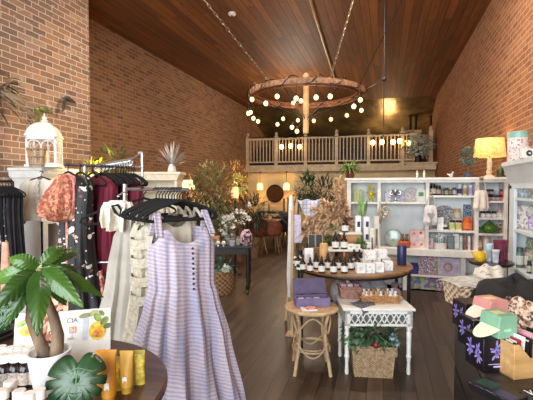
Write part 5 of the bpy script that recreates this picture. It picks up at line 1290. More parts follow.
# ============================================================ rattan stool
st = thing('rattan_stool', 'round bamboo stool with arched cane braces', 'stool', spot(312, 3.48, 0), TH + .2)
M_cane = mat((186, 158, 120), .45, var=.14, scale=20, name='cane')
SH_ = .56; r0 = .16
P(MB().lathe([(.01, SH_ - .03), (.205, SH_ - .03), (.225, SH_ - .018), (.225, SH_ - .006), (.215, SH_)], seg=40), 'seat', mat((180, 148, 108), .45, var=.12, scale=40, bump=.2), st, smooth=30)
P(MB().torus((0, 0, SH_ - .016), .222, .014, 40), 'seat_rim', M_cane, st)
P(MB().torus((0, 0, .2), .165, .008, 32).torus((0, 0, .215), .15, .006, 32), 'foot_ring', M_cane, st)
for k in range(4):
    a = k * pi / 2 + .55
    pts = [(.215, .0), (.195, .1), (.165, .22), (.15, .33), (.16, .44), (.19, SH_ - .03)]
    P(MB().tube([(r * cos(a), r * sin(a), z) for r, z in pts], [.016, .016, .0155, .0155, .015, .015], 10), 'leg', M_cane, st)
    b = a + pi / 2
    arc = []
    for q in range(11):
        f = q / 10; r = .155 + .03 * abs(f - .5) * 2; zz = .36 + .13 * sin(pi * f)
        aa = a + (b - a) * f; arc.append((r * cos(aa), r * sin(aa), zz))
    P(MB().tube(arc, .008, 8).tube([(x, y, .62 - z * .95) for x, y, z in arc], .007, 8), 'brace', M_cane, st)
bx = thing('purple_box', 'open purple box with raised lid on the bamboo stool', 'box', spot(312, 3.5, SH_), TH + .12)
M_pur = mat((122, 110, 148), .6, var=.08)
P(MB().box(-.15, .15, -.07, -.063, 0, .075).box(-.15, .15, .063, .07, 0, .075).box(-.15, -.143, -.063, .063, 0, .075).box(.143, .15, -.063, .063, 0, .075).box(-.143, .143, -.063, .063, 0, .008), 'tray', M_pur, bx)
o = P(MB().box(-.15, .15, 0, .14, 0, .012).box(-.15, .15, .0, .006, -.0, .03), 'lid', mat((92, 82, 112), .6), bx, loc=(0, .072, .078)); o.rotation_euler = (radians(68), 0, 0)
for i, dx in enumerate([-.09, -.02, .05]): tag(MB().box(-.028, .028, -.045, .045, 0, .05).build('lavender_sachet', mat([(190, 184, 206), (150, 140, 176), (206, 204, 214)][i], .6), loc=bx.location + Vector((cos(TH + .12) * dx, sin(TH + .12) * dx, .009)), rot=TH + .12, bevel=.008), ['leftmost pale', 'middle purple', 'rightmost white'][i] + ' sachet inside the open purple box', 'sachet')
cream_box(spot(309, 3.36, SH_), (.13, .1, .012), (222, 218, 214), 'flat white booklet in front of the purple box on the stool', rz=.1, name='booklet', cat='booklet')
cream_box(spot(311, 3.365, SH_ + .0125), (.09, .07, .006), print_mat((190, 110, 110), [(226, 160, 130), (150, 60, 80)], 40, .7), 'small pink printed card lying on the white booklet', rz=.3, name='small_card', cat='card')

# ============================================================ white console with fretwork
wt = thing('white_side_table', 'small white carved side table with turned legs', 'table', spot(374, 3.55, 0), TH - .02)
wz = .575; W2, D2 = .285, .2
M_wt = mat((228, 226, 218), .45, var=.04, name='white_gloss')
P(MB().box(-W2 - .02, W2 + .02, -D2 - .02, D2 + .02, wz - .02, wz), 'tabletop', M_wt, wt, bevel=.004)
P(MB().box(-W2, W2, D2 - .02, D2, wz - .14, wz - .02).box(-W2, -W2 + .02, -D2, D2, wz - .14, wz - .02).box(W2 - .02, W2, -D2, D2, wz - .14, wz - .02).box(-W2, W2, -D2, -D2 + .015, wz - .05, wz - .02).box(-W2, W2, -D2, -D2 + .015, wz - .155, wz - .135), 'apron', M_wt, wt)
m = MB()
for k in range(5):
    cx = -W2 + .035 + (k + .5) * (2 * W2 - .07) / 5; s = (2 * W2 - .07) / 10
    m.tube([(cx - s, -D2 + .007, wz - .135), (cx - s * .3, -D2 + .007, wz - .06), (cx, -D2 + .007, wz - .05), (cx + s * .3, -D2 + .007, wz - .06), (cx + s, -D2 + .007, wz - .135)], .006, 6)
    m.tube([(cx - s, -D2 + .007, wz - .05), (cx - s * .4, -D2 + .007, wz - .11), (cx, -D2 + .007, wz - .135), (cx + s * .4, -D2 + .007, wz - .11), (cx + s, -D2 + .007, wz - .05)], .006, 6)
P(m, 'fretwork', M_wt, wt); P(MB().box(-W2 + .02, W2 - .02, -D2 + .03, -D2 + .034, wz - .135, wz - .05), 'inner_panel', mat((96, 96, 96), .7), wt)
for sx in (-1, 1):
    for sy in (-1, 1):
        P(MB().box(-.022, .022, -.022, .022, wz - .17, wz - .02).lathe([(.014, 0), (.018, .02), (.014, .1), (.018, .14), (.024, .155), (.018, .17), (.02, .3), (.022, .36), (.016, .375), (.022, .39), (.02, wz - .17)], seg=16), 'leg', M_wt, wt, loc=(sx * (W2 - .022), sy * (D2 - .022), 0))
R = random.Random(31)
def wbasket(p, r, h, c, dark, lab, name='wicker_basket', sq=False, w=None, d=None, rz=0, su=240, sv=190):
    t = thing(name, lab, 'basket', p, rz)
    mm = weave_mat(c, dark, su, sv)
    if sq:
        m = MB(); w0, d0 = w * .44, d * .44; w1, d1 = w / 2, d / 2; e = .012
        def wallq(a0, b0, a1, b1): return [(a0, b0)]
        outer = [(-1, -1), (1, -1), (1, 1), (-1, 1)]
        vs = []
        for (k, z, wi) in ((0, 0, 0), (1, h, 0), (1, h, e), (0, .01, e)):
            ww, dd = (w1 - wi, d1 - wi) if k else (w0 - wi, d0 - wi)
            vs += [(x * ww, y * dd, z) for x, y in outer]
        fs = [(3, 2, 1, 0)]
        for lv_ in range(3):
            for i in range(4): j = (i + 1) % 4; a = lv_ * 4; fs.append((a + i, a + j, a + 4 + j, a + 4 + i))
        fs.append((12, 13, 14, 15)); m.add(vs, fs); P(m, 'basket_body', mm, t)
        P(MB().tube([(-w1, -d1, h), (w1, -d1, h), (w1, d1, h), (-w1, d1, h)], .011, 6, True), 'rim', mm, t)
    else:
        P(MB().lathe([(r * .82, 0), (r * .95, h * .3), (r, h * .7), (r * .97, h), (r * .9, h), (r * .92, h * .6), (r * .7, .02)], seg=32), 'basket_body', mm, t)
        P(MB().torus((0, 0, h), r * .95, .012, 32), 'rim', mm, t)
    return t
# trays of soap roses on the side table
tr = wbasket(spot(379, 3.58, wz), 0, .055, (176, 128, 80), (110, 74, 44), 'long low wicker tray of bagged sweets on the white side table', 'wicker_tray', True, .36, .2, TH)
for i in range(14):
    q = tr.location + Vector((cos(TH) * (-.135 + .3 * (i % 7) / 7 + .02) - sin(TH) * (-.045 + .09 * (i // 7)), sin(TH) * (-.135 + .3 * (i % 7) / 7 + .02) + cos(TH) * (-.045 + .09 * (i // 7)), .012))
    c = [(228, 204, 186), (224, 180, 166), (196, 150, 80), (226, 214, 200), (190, 140, 90), (232, 228, 220), (228, 224, 214)][i % 7]
    o = MB().lathe([(.012, 0), (.026, .02), (.022, .05), (.008, .062), (.016, .085), (.004, .088)], seg=9).build('sweet_bag', mat(c, .4, var=.15, scale=90, bump=.3), loc=q); 
    tag(o, nth(i % 7, 7) + ' small bag in the ' + ['front', 'rear'][i // 7] + ' row of the wicker tray', 'bag', 'bags in the wicker tray')
tr2 = wbasket(spot(350, 3.7, wz), 0, .1, (160, 120, 104), (110, 74, 66), 'pinkish wicker basket of soaps at left of white side table', 'wicker_basket', True, .2, .16, TH)
for i in range(6):
    q = tr2.location + Vector((cos(TH) * (-.06 + .06 * (i % 3)) - sin(TH) * (-.03 + .06 * (i // 3)), sin(TH) * (-.06 + .06 * (i % 3)) + cos(TH) * (-.03 + .06 * (i // 3)), .012))
    tag(MB().box(-.024, .024, -.02, .02, 0, .12).build('soap_bar', mat([(196, 150, 156), (206, 180, 176), (170, 120, 130)][i % 3], .5, var=.15), loc=q, rot=TH, bevel=.006), nth(i % 3, 3) + ' pink soap in the ' + ['front', 'rear'][i // 3] + ' row of the pinkish basket', 'soap', 'soaps in the pinkish basket')
cl = MB().grid(lambda u, v: ((-.09 + .18 * v), -.22 + .18 * u + .02 * v, .004 + .006 * sin(9 * u + 5 * v) - max(0, .2 - u) * .25), 14, 12)
wl = Vector(wt.location)
tag(cl.build('grey_cloth', mat((92, 92, 100), .9, var=.25, scale=50), loc=(wl.x - .17 * cos(TH), wl.y - .17 * sin(TH), wz + .006), rot=TH + .5, solid=.004), 'dark grey striped cloth on left front corner of the side table', 'cloth')
# basket with succulents under the table
bk = wbasket(spot(373, 3.42, 0), 0, .26, (170, 142, 106), (112, 86, 58), 'square seagrass basket of greenery under the white side table', 'seagrass_basket', True, .36, .26, TH - .12, 240, 200)
pl = thing('potted_greenery', 'mixed green succulents and conifer sprigs filling the seagrass basket', 'plant', bk.location + Vector((0, 0, .02)), TH)
P(MB().lathe([(.09, 0), (.1, .2), (.01, .21)], seg=16), 'pot', M_iron, pl)
P(foliage(520, (.24, .14, .11), .085, .026, 81, z0=.31, up=.1, droop=.4), 'foliage', green((72, 98, 68)), pl)
R = random.Random(33)
for i, (x, z, r) in enumerate([(-.16, .32, .06), (-.1, .27, .045), (-.19, .26, .04), (-.12, .37, .045), (.14, .33, .04), (.18, .28, .035)]):
    m = MB()
    for ring_ in range(4):
        for k in range(8):
            a = 2 * pi * k / 8 + ring_ * .4; e = ring_ * .35
            m.leaf((0, 0, 0), (cos(a) * cos(e), -sin(e) - .25, sin(a) * cos(e)), r * (1 - .15 * ring_), r * .5, 0, 3, fold=.3)
    P(m, 'succulent', mat((96, 124, 92) if i < 4 else (150, 170, 180), .5, var=.2), pl, loc=(x, -.12, z))
P(MB().ball((-.0, -.14, .27), .03), 'red_berry', mat((120, 34, 36), .4), pl)
# ============================================================ middle of the shop
M_blkwood = mat((34, 32, 32), .4, var=.3, name='black_wood')
CT = spot(221, 6.12, 0); cz = .72
ct = thing('console_table', 'black wooden console table with turned legs crowded with ornaments', 'table', CT, TH)
P(MB().box(-.56, .48, -.24, .24, cz - .03, cz), 'tabletop', M_blkwood, ct, bevel=.004)
P(MB().box(-.52, .44, -.22, -.2, cz - .12, cz - .03).box(-.52, .44, .2, .22, cz - .12, cz - .03).box(-.52, -.5, -.2, .2, cz - .12, cz - .03).box(.42, .44, -.2, .2, cz - .12, cz - .03), 'apron', M_blkwood, ct)
for x in (-.5, .42):
    for y in (-.2, .2):
        lg = P(MB().lathe([(.018, .07), (.03, .1), (.022, .16), (.034, .3), (.022, .4), (.032, .47), (.03, cz - .03)], seg=14), 'leg', M_blkwood, ct, loc=(x, y, 0))
        P(MB().tube([(-.012, 0, .035), (.012, 0, .035)], .035, 14).tube([(0, 0, .035), (0, 0, .075)], .01, 6), 'caster', M_iron, lg)
def onC(px, z=cz, dd=0): return spot(px, 6.1 + dd, z)
ORN = [(208, -.1, (150, 156, 150), .03, .16, 'small grey glass bottle'), (212, .05, (206, 200, 190), .035, .2, 'white slim bottle'), (224, -.14, (90, 84, 76), .035, .1, 'small dark pot'), (227, .02, (160, 166, 168), .04, .13, 'frosted glass jar'),
       (232, -.14, (176, 180, 184), .045, .11, 'silver ribbed jar'), (232.5, .1, (120, 110, 104), .05, .2, 'tall brown jar'), (238, -.02, (200, 196, 190), .035, .12, 'pale jar'), (243, .1, (70, 66, 70), .04, .16, 'charcoal jar'), (246, -.14, (150, 130, 130), .03, .11, 'dusty pink jar'), (202, .1, (190, 186, 170), .045, .2, 'cream canister')]
for px, dd, c, r, h, l in ORN: jar(onC(px, cz, dd), r, h, c, sc(c, .7), None, l + ' on the black console table', name='ornament_jar')
for px, dd, l in [(218, -.17, 'left'), (223.5, -.18, 'right')]:
    o = thing('glass_orb', l + ' pale round glass orb at front edge of the black console table', 'ornament', onC(px, cz, dd)); P(MB().ball((0, 0, .045), .035, 14, 10), 'orb', mat((206, 206, 190), .2, var=.3, scale=60), o); P(MB().lathe([(.02, 0), (.018, .012)], seg=12), 'base', M_chrome, o)
cream_box(onC(215, cz, .0), (.13, .09, .13), (176, 136, 96), 'small tan wooden box on the black console table', mark=(130, 96, 66), name='wooden_box')
bg = thing('patterned_bag', 'pink and black patterned bag at right end of console table', 'bag', onC(246, cz, -.05), TH)
P(cloth_body([(.24, .05, .02), (.14, .09, .04), (.03, .085, .045), (0, .06, .03)], 7, .2, 61), 'bag_body', print_mat((40, 36, 44), [(206, 160, 164), (226, 190, 190), (60, 56, 66)], 26, .7), bg)
P(MB().tube([(-.03, 0, .22), (0, 0, .3), (.03, 0, .22)], .006, 6), 'handle', M_black, bg)
orc = thing('orchid', 'white flowering orchid spray above the black console table', 'flowers', onC(233, cz, .16))
P(MB().lathe([(.05, 0), (.07, .12), (.06, .12)], seg=18), 'pot', mat((70, 60, 56), .5), orc)
m = MB(); st_ = MB(); R = random.Random(6)
for k in range(34):
    q = Vector((R.uniform(-.2, .3) * cos(TH), R.uniform(-.1, .1), R.uniform(.2, .5))); q.z += q.x * .5
    for a in range(5):
        an = a * 2 * pi / 5 + R.random(); m.leaf(q, (cos(an) * .9, -.4, sin(an)), .05, .045, .1, 3)
    if k % 3 == 0: st_.tube([(0, 0, .1), tuple(q * .5 + Vector((0, 0, .12))), tuple(q)], .004, 5)
P(m, 'blossoms', mat((228, 226, 218), .6, var=.05), orc); P(st_, 'stems', mat((80, 100, 60), .6), orc)
sb = wbasket(spot(221, 6.0, 0), .2, .34, (150, 116, 80), (84, 60, 42), 'round woven basket of greenery below the black console table', 'woven_basket', su=60, sv=45)
g = thing('potted_greenery', 'grey green foliage filling the basket under the console table', 'plant', sb.location + Vector((0, 0, .02)))
P(MB().lathe([(.1, 0), (.12, .25)], seg=14), 'pot', M_iron, g); P(foliage(150, (.2, .14, .09), .12, .05, 91, z0=.38, up=.2), 'foliage', green((92, 120, 100)), g)
o = panel(sb.location + Vector((.1, -.12, .34)), .12, .12, M_paper, 'white price card stuck in the basket below the console', 'card'); o.rotation_euler = (-.2, .5, TH)
# trees and plants behind
def tree(p, h, rad, n, leaf, w, c, lab, name='potted_tree', cat='plant', seed=0, potr=.16, up=.2, z0=None, bark=None, droop=.4):
    t = thing(name, lab, cat, p)
    P(MB().lathe([(potr * .75, 0), (potr, potr * 1.6), (potr * .92, potr * 1.6), (potr * .85, potr * 1.4)], seg=20), 'pot', mat((120, 90, 66), .7), t)
    zc = z0 or h - rad[2]
    m = MB(); R = random.Random(seed)
    m.tube([(0, 0, potr), (.02, .01, zc * .6), (0, 0, zc)], [.022, .018, .01], 7)
    for k in range(7):
        a = R.uniform(0, 6.28); m.tube([(0, 0, zc - rad[2] * .6), (rad[0] * .6 * cos(a), rad[1] * .6 * sin(a), zc + rad[2] * R.uniform(-.2, .6))], [.01, .004], 5)
    P(m, 'trunk', bark or M_bark, t); P(foliage(n, rad, leaf, w, seed, zc, up, droop, hollow=.1), 'foliage', green(c), t)
    return t
tree(spot(211, 7.1, 0), 2.0, (.42, .4, .62), 1500, .13, .022, (128, 122, 78), 'tall olive green potted tree behind the console table', seed=101, z0=1.42)
tree(spot(196, 6.9, 0), 1.75, (.2, .25, .45), 500, .13, .03, (112, 100, 58), 'narrow yellowish potted tree just right of the glowing cream lamp', seed=102, z0=1.35, potr=.12)
tree(spot(223, 6.9, 0), 1.5, (.22, .25, .4), 500, .1, .02, (84, 92, 62), 'darker green potted shrub in front of the olive tree', seed=103, z0=1.15, potr=.12)
tree(spot(234, 9.2, 0), 2.15, (.34, .3, .5), 420, .16, .02, (206, 150, 84), 'orange lit dried branches beside the rear brick corner', 'dried_branch_tree', seed=104, z0=1.75, potr=.14)  # foliage coloured orange to carry the warm lamp light
tree(spot(239, 8.6, 0), 1.85, (.2, .2, .18), 240, .1, .05, (236, 206, 110), 'pale yellow flowering branch below the orange dried branches', 'flowering_branch', seed=105, z0=1.66, potr=.12)
tree(spot(253, 9.0, 0), 1.35, (.42, .35, .26), 240, .34, .035, (44, 56, 38), 'dark arching palm behind the orchid beside dining table', 'potted_palm', seed=106, z0=1.06)
tree(spot(308, 8.4, 0), 1.86, (.2, .2, .36), 420, .2, .03, (48, 72, 44), 'dark green palm standing behind the drying rack', 'potted_palm', seed=107, z0=1.5, up=.1)
tree(spot(298, 8.9, 0), 1.7, (.16, .2, .2), 90, .2, .02, (90, 100, 90), 'thin grey green plant left of the dark palm', 'potted_plant', seed=108, z0=1.45, potr=.1)
tree(spot(326, 8.2, 0), 1.65, (.25, .3, .3), 220, .26, .03, (40, 50, 38), 'low dark palm behind the dried bouquet', 'potted_palm', seed=109, z0=1.45, up=.1)
# glowing lamps
def shade_mat(c, s): return glow(c, s, 'lit_shade')
fl = thing('floor_lamp', 'floor lamp with glowing cream shade beside the cream cabinet', 'lamp', spot(188, 6.9, 0))
P(MB().lathe([(.13, 0), (.13, .02), (.02, .04)], seg=20), 'base', M_iron, fl); P(MB().tube([(0, 0, .03), (0, 0, 1.58)], .012, 8), 'pole', M_iron, fl)
P(MB().lathe([(.12, 1.56), (.115, 1.6), (.08, 1.72)], seg=24, cap=False), 'lamp_shade', shade_mat((255, 236, 176), 1.6), fl)
P(MB().ball((0, 0, 1.62), .03), 'bulb', glow((255, 220, 150), 6), fl)
l2 = thing('small_lamp', 'small pinkish glowing lamp among the plants above the orchid', 'lamp', spot(235, 7.3, 0))
P(MB().lathe([(.12, 0), (.12, .02), (.015, .04), (.015, 1.42)], seg=14), 'stand', M_iron, l2); P(MB().lathe([(.06, 1.4), (.075, 1.5), (.05, 1.6)], seg=20, cap=False), 'lamp_shade', shade_mat((255, 206, 150), 1.1), l2)
# dining corner
M_tanwood = wood_mat((186, 146, 104), (140, 104, 70), (3, 26, 26), .5, 'tan_wood')
td = spot(264, 10.4, 0)
t = thing('dining_table', 'tan wooden table with chairs under the mezzanine', 'table', td, TH * .3)
P(MB().box(-.42, .42, -.35, .35, .72, .75), 'tabletop', M_tanwood, t, bevel=.004)
for x in (-.36, .36):
    for y in (-.3, .3): P(MB().lathe([(.015, 0), (.025, .72)], seg=8), 'leg', M_tanwood, t, loc=(x, y, 0))
def tubchair(p, rz, c, lab, legc=(170, 130, 90), group=None):
    t = thing('dining_chair', lab, 'chair', p, rz, group); cm = mat(c, .5, var=.15)
    P(MB().lathe([(.02, .4), (.2, .4), (.23, .43), (.22, .47), (.02, .48)], seg=24), 'seat', cm, t)
    P(MB().grid(lambda u, v: ((.23 + .04 * v) * cos(pi * (.02 + .96 * u)), (.22 + .06 * v) * sin(pi * (.02 + .96 * u)), .42 + v * (.16 + .24 * sin(pi * u) ** .7)), 24, 8), 'backrest', cm, t, solid=.03)
    for sx in (-1, 1):
        for sy in (-1, 1): P(MB().tube([(sx * .14, sy * .13, .41), (sx * .22, sy * .2, .0)], [.018, .01], 8), 'leg', mat(legc, .5), t)
    return t
tubchair(spot(256, 9.7, 0), TH + pi + .3, (128, 66, 46), 'rust brown tub chair nearest the console at dining table')
tubchair(spot(272, 9.9, 0), TH + pi - .2, (142, 84, 60), 'lighter brown tub chair at right front of dining table')
tubchair(spot(268, 11.1, 0), TH, (118, 70, 50), 'brown tub chair on far side of dining table')
tag(cloth_body([(.0, .06, .09), (-.05, .09, .1), (-.3, .1, .1)], 7, .2, 66).build('pink_throw', mat((206, 168, 150), .9), loc=spot(261, 9.62, .84)), 'pink throw draped over the rust brown tub chair', 'throw')
for i, (px, d, c) in enumerate([(281, 11.2, (40, 44, 56)), (289, 10.8, (34, 36, 44)), (286, 12.2, (48, 44, 44))]): tubchair(spot(px, d, 0), TH + [pi, pi / 2, 0][i], c, ['dark blue tub chair right of the dining table', 'black tub chair nearest the drying rack', 'charcoal tub chair by the black counter'][i], (60, 50, 44))
for px, c, l in [(256, (226, 206, 160), 'cream'), (262, (200, 180, 150), 'tan'), (270, (214, 190, 120), 'yellowish')]: jar(spot(px, 10.4, .75), .045, .13, c, sc(c, .8), None, l + ' small pot on the tan dining table', 'pot', name='small_pot')
k = thing('black_counter', 'black counter table against the back wall below the mirror', 'table', spot(276, 13.2, 0), .05)
P(MB().box(-.55, .55, -.3, .3, .74, .8), 'tabletop', M_blkwood, k); 
for x in (-.48, .48):
    for y in (-.25, .25): P(MB().box(-.03, .03, -.03, .03, 0, .74), 'leg', M_blkwood, k, loc=(x, y, 0))
P(MB().box(-.45, .45, -.2, .2, .2, .6), 'cabinet_body', mat((48, 42, 40), .6), k)
for px, h, c, l in [(264, .3, (210, 200, 180), 'left pale candlestick'), (269, .22, (150, 140, 130), 'grey candlestick'), (284, .42, (120, 110, 100), 'left slim dark bottle'), (288, .45, (140, 130, 110), 'right slim dark bottle')]:
    jar(spot(px, 13.2, .8), .035, h, c, sc(c, .8), None, l + ' on the black counter below the mirror', 'ornament', name='slim_ornament')
# mirror and pendants at the back wall
YW = YM + .25
mp = aty(275, 193.5, YW - .03)
mr = thing('round_mirror', 'round dark framed mirror on the cream back wall', 'mirror', mp)
P(MB().lathe([(.001, 0), (.33, 0), (.33, .01), (.001, .01)], seg=40), 'glass', mat((150, 120, 86), .12, .9, var=.1), mr, rot=(pi / 2, 0, 0), loc=(0, -.0, 0)); P(MB().torus((0, -.01, 0), .34, .02, 48, 8, pi / 2), 'frame', M_iron, mr)
for px, l in ((260, 'left'), (286.5, 'right')):
    q = aty(px, 187, YM - .1); 
    pn = thing('pendant_lamp', l + ' glowing pendant lamp beside the round mirror', 'lamp', (q.x, q.y, 2.2))
    P(MB().tube([(0, 0, 0), (0, 0, -.45)], .01, 6), 'cord', M_iron, pn); P(MB().lathe([(.05, 0), (.04, -.03)], seg=12), 'ceiling_rose', M_iron, pn)
    P(MB().lathe([(.05, -.44), (.11, -.5), (.12, -.7), (.1, -.72)], seg=24, cap=False), 'lamp_shade', glow((255, 216, 130), 3), pn)
# ============================================================ near right display
BZ = .78
M_gtop = wood_mat((58, 52, 46), (36, 31, 28), (3, 24, 24), .4, 'grey_brown_wood')
bt = thing('display_counter', 'black display counter with grey brown top at lower right', 'table', (.84, 2.02, 0), -.02)
P(MB().box(-.42, .42, -.86, .86, BZ - .03, BZ), 'tabletop', M_gtop, bt, bevel=.003)
P(MB().box(-.4, .4, -.84, .84, .12, BZ - .03), 'body', M_black, bt, bevel=.003)
P(MB().box(-.37, .37, -.8, .8, 0, .12), 'plinth', M_black, bt)
P(MB().box(-.41, -.4, -.8, .8, .16, .42), 'side_panel', mat((24, 23, 25), .35), bt)
P(MB().box(-.41, -.4, -.8, .8, .46, BZ - .06), 'side_panel', mat((24, 23, 25), .35), bt)
M_glossblk = mat((20, 19, 24), .3, var=.2, name='gloss_black_card'); M_lav = mat((132, 118, 184), .6, var=.15, scale=50); M_lav2 = mat((176, 166, 206), .6)
def lav_flower(parent, x, z, s, y, rot=0, side=False, seed=0):
    """printed lavender spray: petals lying on the face"""
    R = random.Random(seed); m = MB()
    for k in range(16):
        a = R.uniform(0, 6.28); rr = s * R.uniform(.2, 1)
        cx, cz_ = x + .55 * rr * cos(a), z + .9 * rr * sin(a); e = s * .22
        o = [(cx + e * cos(a) * cos(q) * 1.3 - e * .5 * sin(a) * sin(q), cz_ + e * sin(a) * cos(q) * 1.3 + e * .5 * cos(a) * sin(q)) for q in [2 * pi * j / 7 for j in range(7)]]
        m.prism(o, y - .0008, y)
    ob = P(m, 'printed_lavender', M_lav, parent); ob['kind'] = 'stuff'
    if rot: ob.rotation_euler = (0, 0, rot)
    return ob
def lav_box(p, s, lab, rz):
    t = thing('lavender_box', lab, 'box', p, rz)
    P(MB().box(-s[0] / 2, s[0] / 2, -s[1] / 2, s[1] / 2, 0, s[2]), 'carton', M_glossblk, t, bevel=.002)
    lav_flower(t, -.0, s[2] * .62, s[2] * .3, -s[1] / 2 - .0003, seed=1)
    m = MB(); m.box(-s[0] * .1, s[0] * .3, -s[1] / 2 - .001, -s[1] / 2, s[2] * .15, s[2] * .2).box(-s[0] * .3, s[0] * .15, -s[1] / 2 - .001, -s[1] / 2, s[2] * .24, s[2] * .26); P(m, 'printed_band', M_lav2, t)
    for k, yy in enumerate((-.2, .22)):
        ob = lav_flower(t, yy * s[1], s[2] * (.6 - .1 * k), s[2] * .3, -s[0] / 2 - .0003, rot=-pi / 2, seed=3 + k)
    return t
def near(px, py, z=BZ): return atz(px, py, z)
lb = [(486, 366, (.12, .13, .15), 'black box printed with lavender nearest the wooden card box'), (476, 345, (.12, .13, .15), 'black lavender printed box below the pink carton'), (468, 326, (.12, .13, .15), 'black lavender printed box beside the lidded wicker basket')]
for px, py, s, l in lb: p = near(px, py); lav_box(p, s, l, TH + .12)
# pastel cartons shaped like small bags with a round cream flap
def flap_box(p, s, c, cream, lab, rz):
    t = thing('gift_carton', lab, 'box', p, rz)
    w, d, h = s
    P(MB().prism([(-w * .5, 0), (w * .5, 0), (w * .5, h), (-w * .42, h), (-w * .52, h * .5)], -d / 2, d / 2), 'carton', mat(c, .5, var=.05), t, bevel=.002)
    m = MB(); m.X = Matrix.Translation((-w * .52, -d * .1, h * .45)) @ Matrix.Rotation(radians(-26), 4, 'Y')
    o = [(0, -d * .48), (0, d * .48)] + [(-w * .9 * sin(q), d * .48 * cos(q)) for q in [pi * k / 14 for k in range(1, 14)]]
    m.prism([(x, y) for x, y in o], .0, .003, 'z'); P(m, 'round_flap', mat(cream, .5, var=.04), t)
    P(MB().box(-w * .2, w * .15, -d / 2 - .001, -d / 2, h * .3, h * .42), 'printed_logo', mat(sc(c, 1.25), .5), t)
    P(MB().box(-w * .3, w * .2, -d * .2, d * .2, h, h + .001), 'printed_label', mat((226, 214, 150), .5), t)
    return t
flap_box(atz(498, 334, .93), (.1, .11, .1), (122, 166, 136), (220, 218, 186), 'mint green carton with cream round flap on the lavender boxes', TH + .25)
flap_box(atz(490, 313, .93), (.115, .12, .08), (208, 144, 136), (222, 212, 192), 'pink carton with cream round flap behind the mint green carton', TH + .25)
# wooden card box
wb = thing('wooden_card_box', 'open light wooden box with v shaped front holding cards', 'box', near(517, 374) + Vector((.02, .045, 0)), TH + .22)
M_birch = wood_mat((196, 156, 100), (168, 128, 78), (4, 30, 30), .5, 'birch')
hh = .15; w = .1
vf = [(-w, 0), (w, 0), (w, hh), (w * .62, hh), (w * .12, hh * .62), (-w * .12, hh * .55), (-w * .75, hh), (-w, hh)]
P(MB().prism(vf, -.075, -.067), 'front_panel', M_birch, wb, bevel=.0015); P(MB().prism([(-w, 0), (w, 0), (w, hh), (-w, hh)], .067, .075), 'rear_panel', M_birch, wb)
P(MB().box(-w, -w + .008, -.067, .067, 0, hh), 'end_panel', M_birch, wb); P(MB().box(w - .008, w, -.067, .067, 0, hh), 'end_panel', M_birch, wb); P(MB().box(-w, w, -.067, .067, 0, .006), 'bottom', M_birch, wb)
cols = [((30, 28, 30), 'black'), ((150, 34, 50), 'red'), ((226, 222, 216), 'white'), ((26, 24, 28), 'black'), ((30, 28, 30), 'black'), ((226, 150, 160), 'pink'), ((36, 34, 40), 'black'), ((232, 226, 220), 'white'), ((24, 24, 26), 'black')]
for i, (c, n_) in enumerate(cols):
    X = Matrix.Translation(wb.location) @ Matrix.Rotation(TH + .22, 4, 'Z') 
    q = X @ Vector((-.082 + i * .0205, -.0, .0075))
    o = thing('packet', ORD[i] + ' packet in the wooden card box, ' + n_, 'card', q, TH + .22)
    m = MB(); m.X = Matrix.Rotation(.08, 4, 'Y'); m.box(-.004, .004, -.055, .055, 0, .14 + .012 * (i % 3)); P(m, 'sleeve', mat(c, .5), o)
    m = MB(); m.X = Matrix.Rotation(.08, 4, 'Y'); m.box(-.0045, .0045, -.04, .04, .13, .142); P(m, 'printed_strip', M_paper, o)
# glossy black folder and round tin in front
gb = thing('black_gift_bag', 'glossy black folded bag with painted purple and green sheen at front of counter', 'bag', near(497, 396) + Vector((0, 0, 0)), TH + .5)
P(MB().box(-.05, .05, -.09, .09, 0, .028), 'bag_body', M_glossblk, gb, bevel=.004); P(MB().box(-.04, .01, -.08, -.01, .028, .0285), 'painted_purple_sheen', mat((50, 44, 84), .3), gb); P(MB().box(-.02, .045, .01, .08, .028, .0285), 'painted_green_sheen', mat((30, 62, 46), .3), gb)  # purple and green reflections painted on as flat patches
rt = thing('round_tin', 'round black tin with a white letter at lower right corner', 'tin', near(530, 400))
P(MB().lathe([(.033, 0), (.034, .003), (.034, .02)], seg=28), 'tin_body', M_black, rt); P(MB().lathe([(.035, .018), (.035, .026), (.033, .028)], seg=28), 'lid', M_black, rt)
text_mb('V', .05, M_paper, rt, (0, 0, .0285), (0, 0, TH))
# lidded wicker basket
kb = wbasket(atz(469, 305, BZ) + Vector((0, 0.02, 0)), 0, .15, (196, 170, 140), (110, 84, 62), 'open weave wicker basket with grey lining on the counter far corner', 'wicker_basket', True, .26, .22, TH + .1, 110, 70)
lid = MB().grid(lambda u, v: ((u - .5) * .3, (v - .5) * .26, .155 + .03 * sin(pi * u) * sin(pi * v) + .008 * sin(11 * u + 4 * v)), 18, 14)
P(lid, 'cloth_cover', mat((176, 172, 164), .9, var=.12, scale=30), kb, solid=.006)
# black blanket
def heap(name, lab, cat, p, sx, sy, h, m, seed, rz=0, fold=.02, f=9):
    R = random.Random(seed); a, b = R.uniform(0, 6), R.uniform(0, 6)
    def fn(u, v):
        th = 2 * pi * u; r = sin(pi * .5 * min(1, v * 1.02)) if v < 1 else 1
        k = 1 + .1 * sin(3 * th + a) + .05 * sin(7 * th + b)
        z = h * max(0, cos(pi * .5 * v)) ** .6 * (1 + .12 * sin(2 * th + a)) + fold * sin(f * (r * cos(th)) + 5 * r * sin(th) + a) * (1 - v) + .0
        return (sx * r * k * cos(th), sy * r * k * sin(th), max(0.002, z))
    return tag(MB().grid(fn, 64, 20, True).build(name, m, loc=p, rot=rz), lab, cat)
M_blanket = wood_mat((24, 22, 24), (9, 8, 9), (5, 60, 60), .8, 'striped_black_wool')
heap('black_blanket', 'black striped blanket heaped on the counter behind the cartons', 'blanket', spot(516, 2.62, BZ), .3, .24, .2, M_blanket, 3, TH - .2, .03)
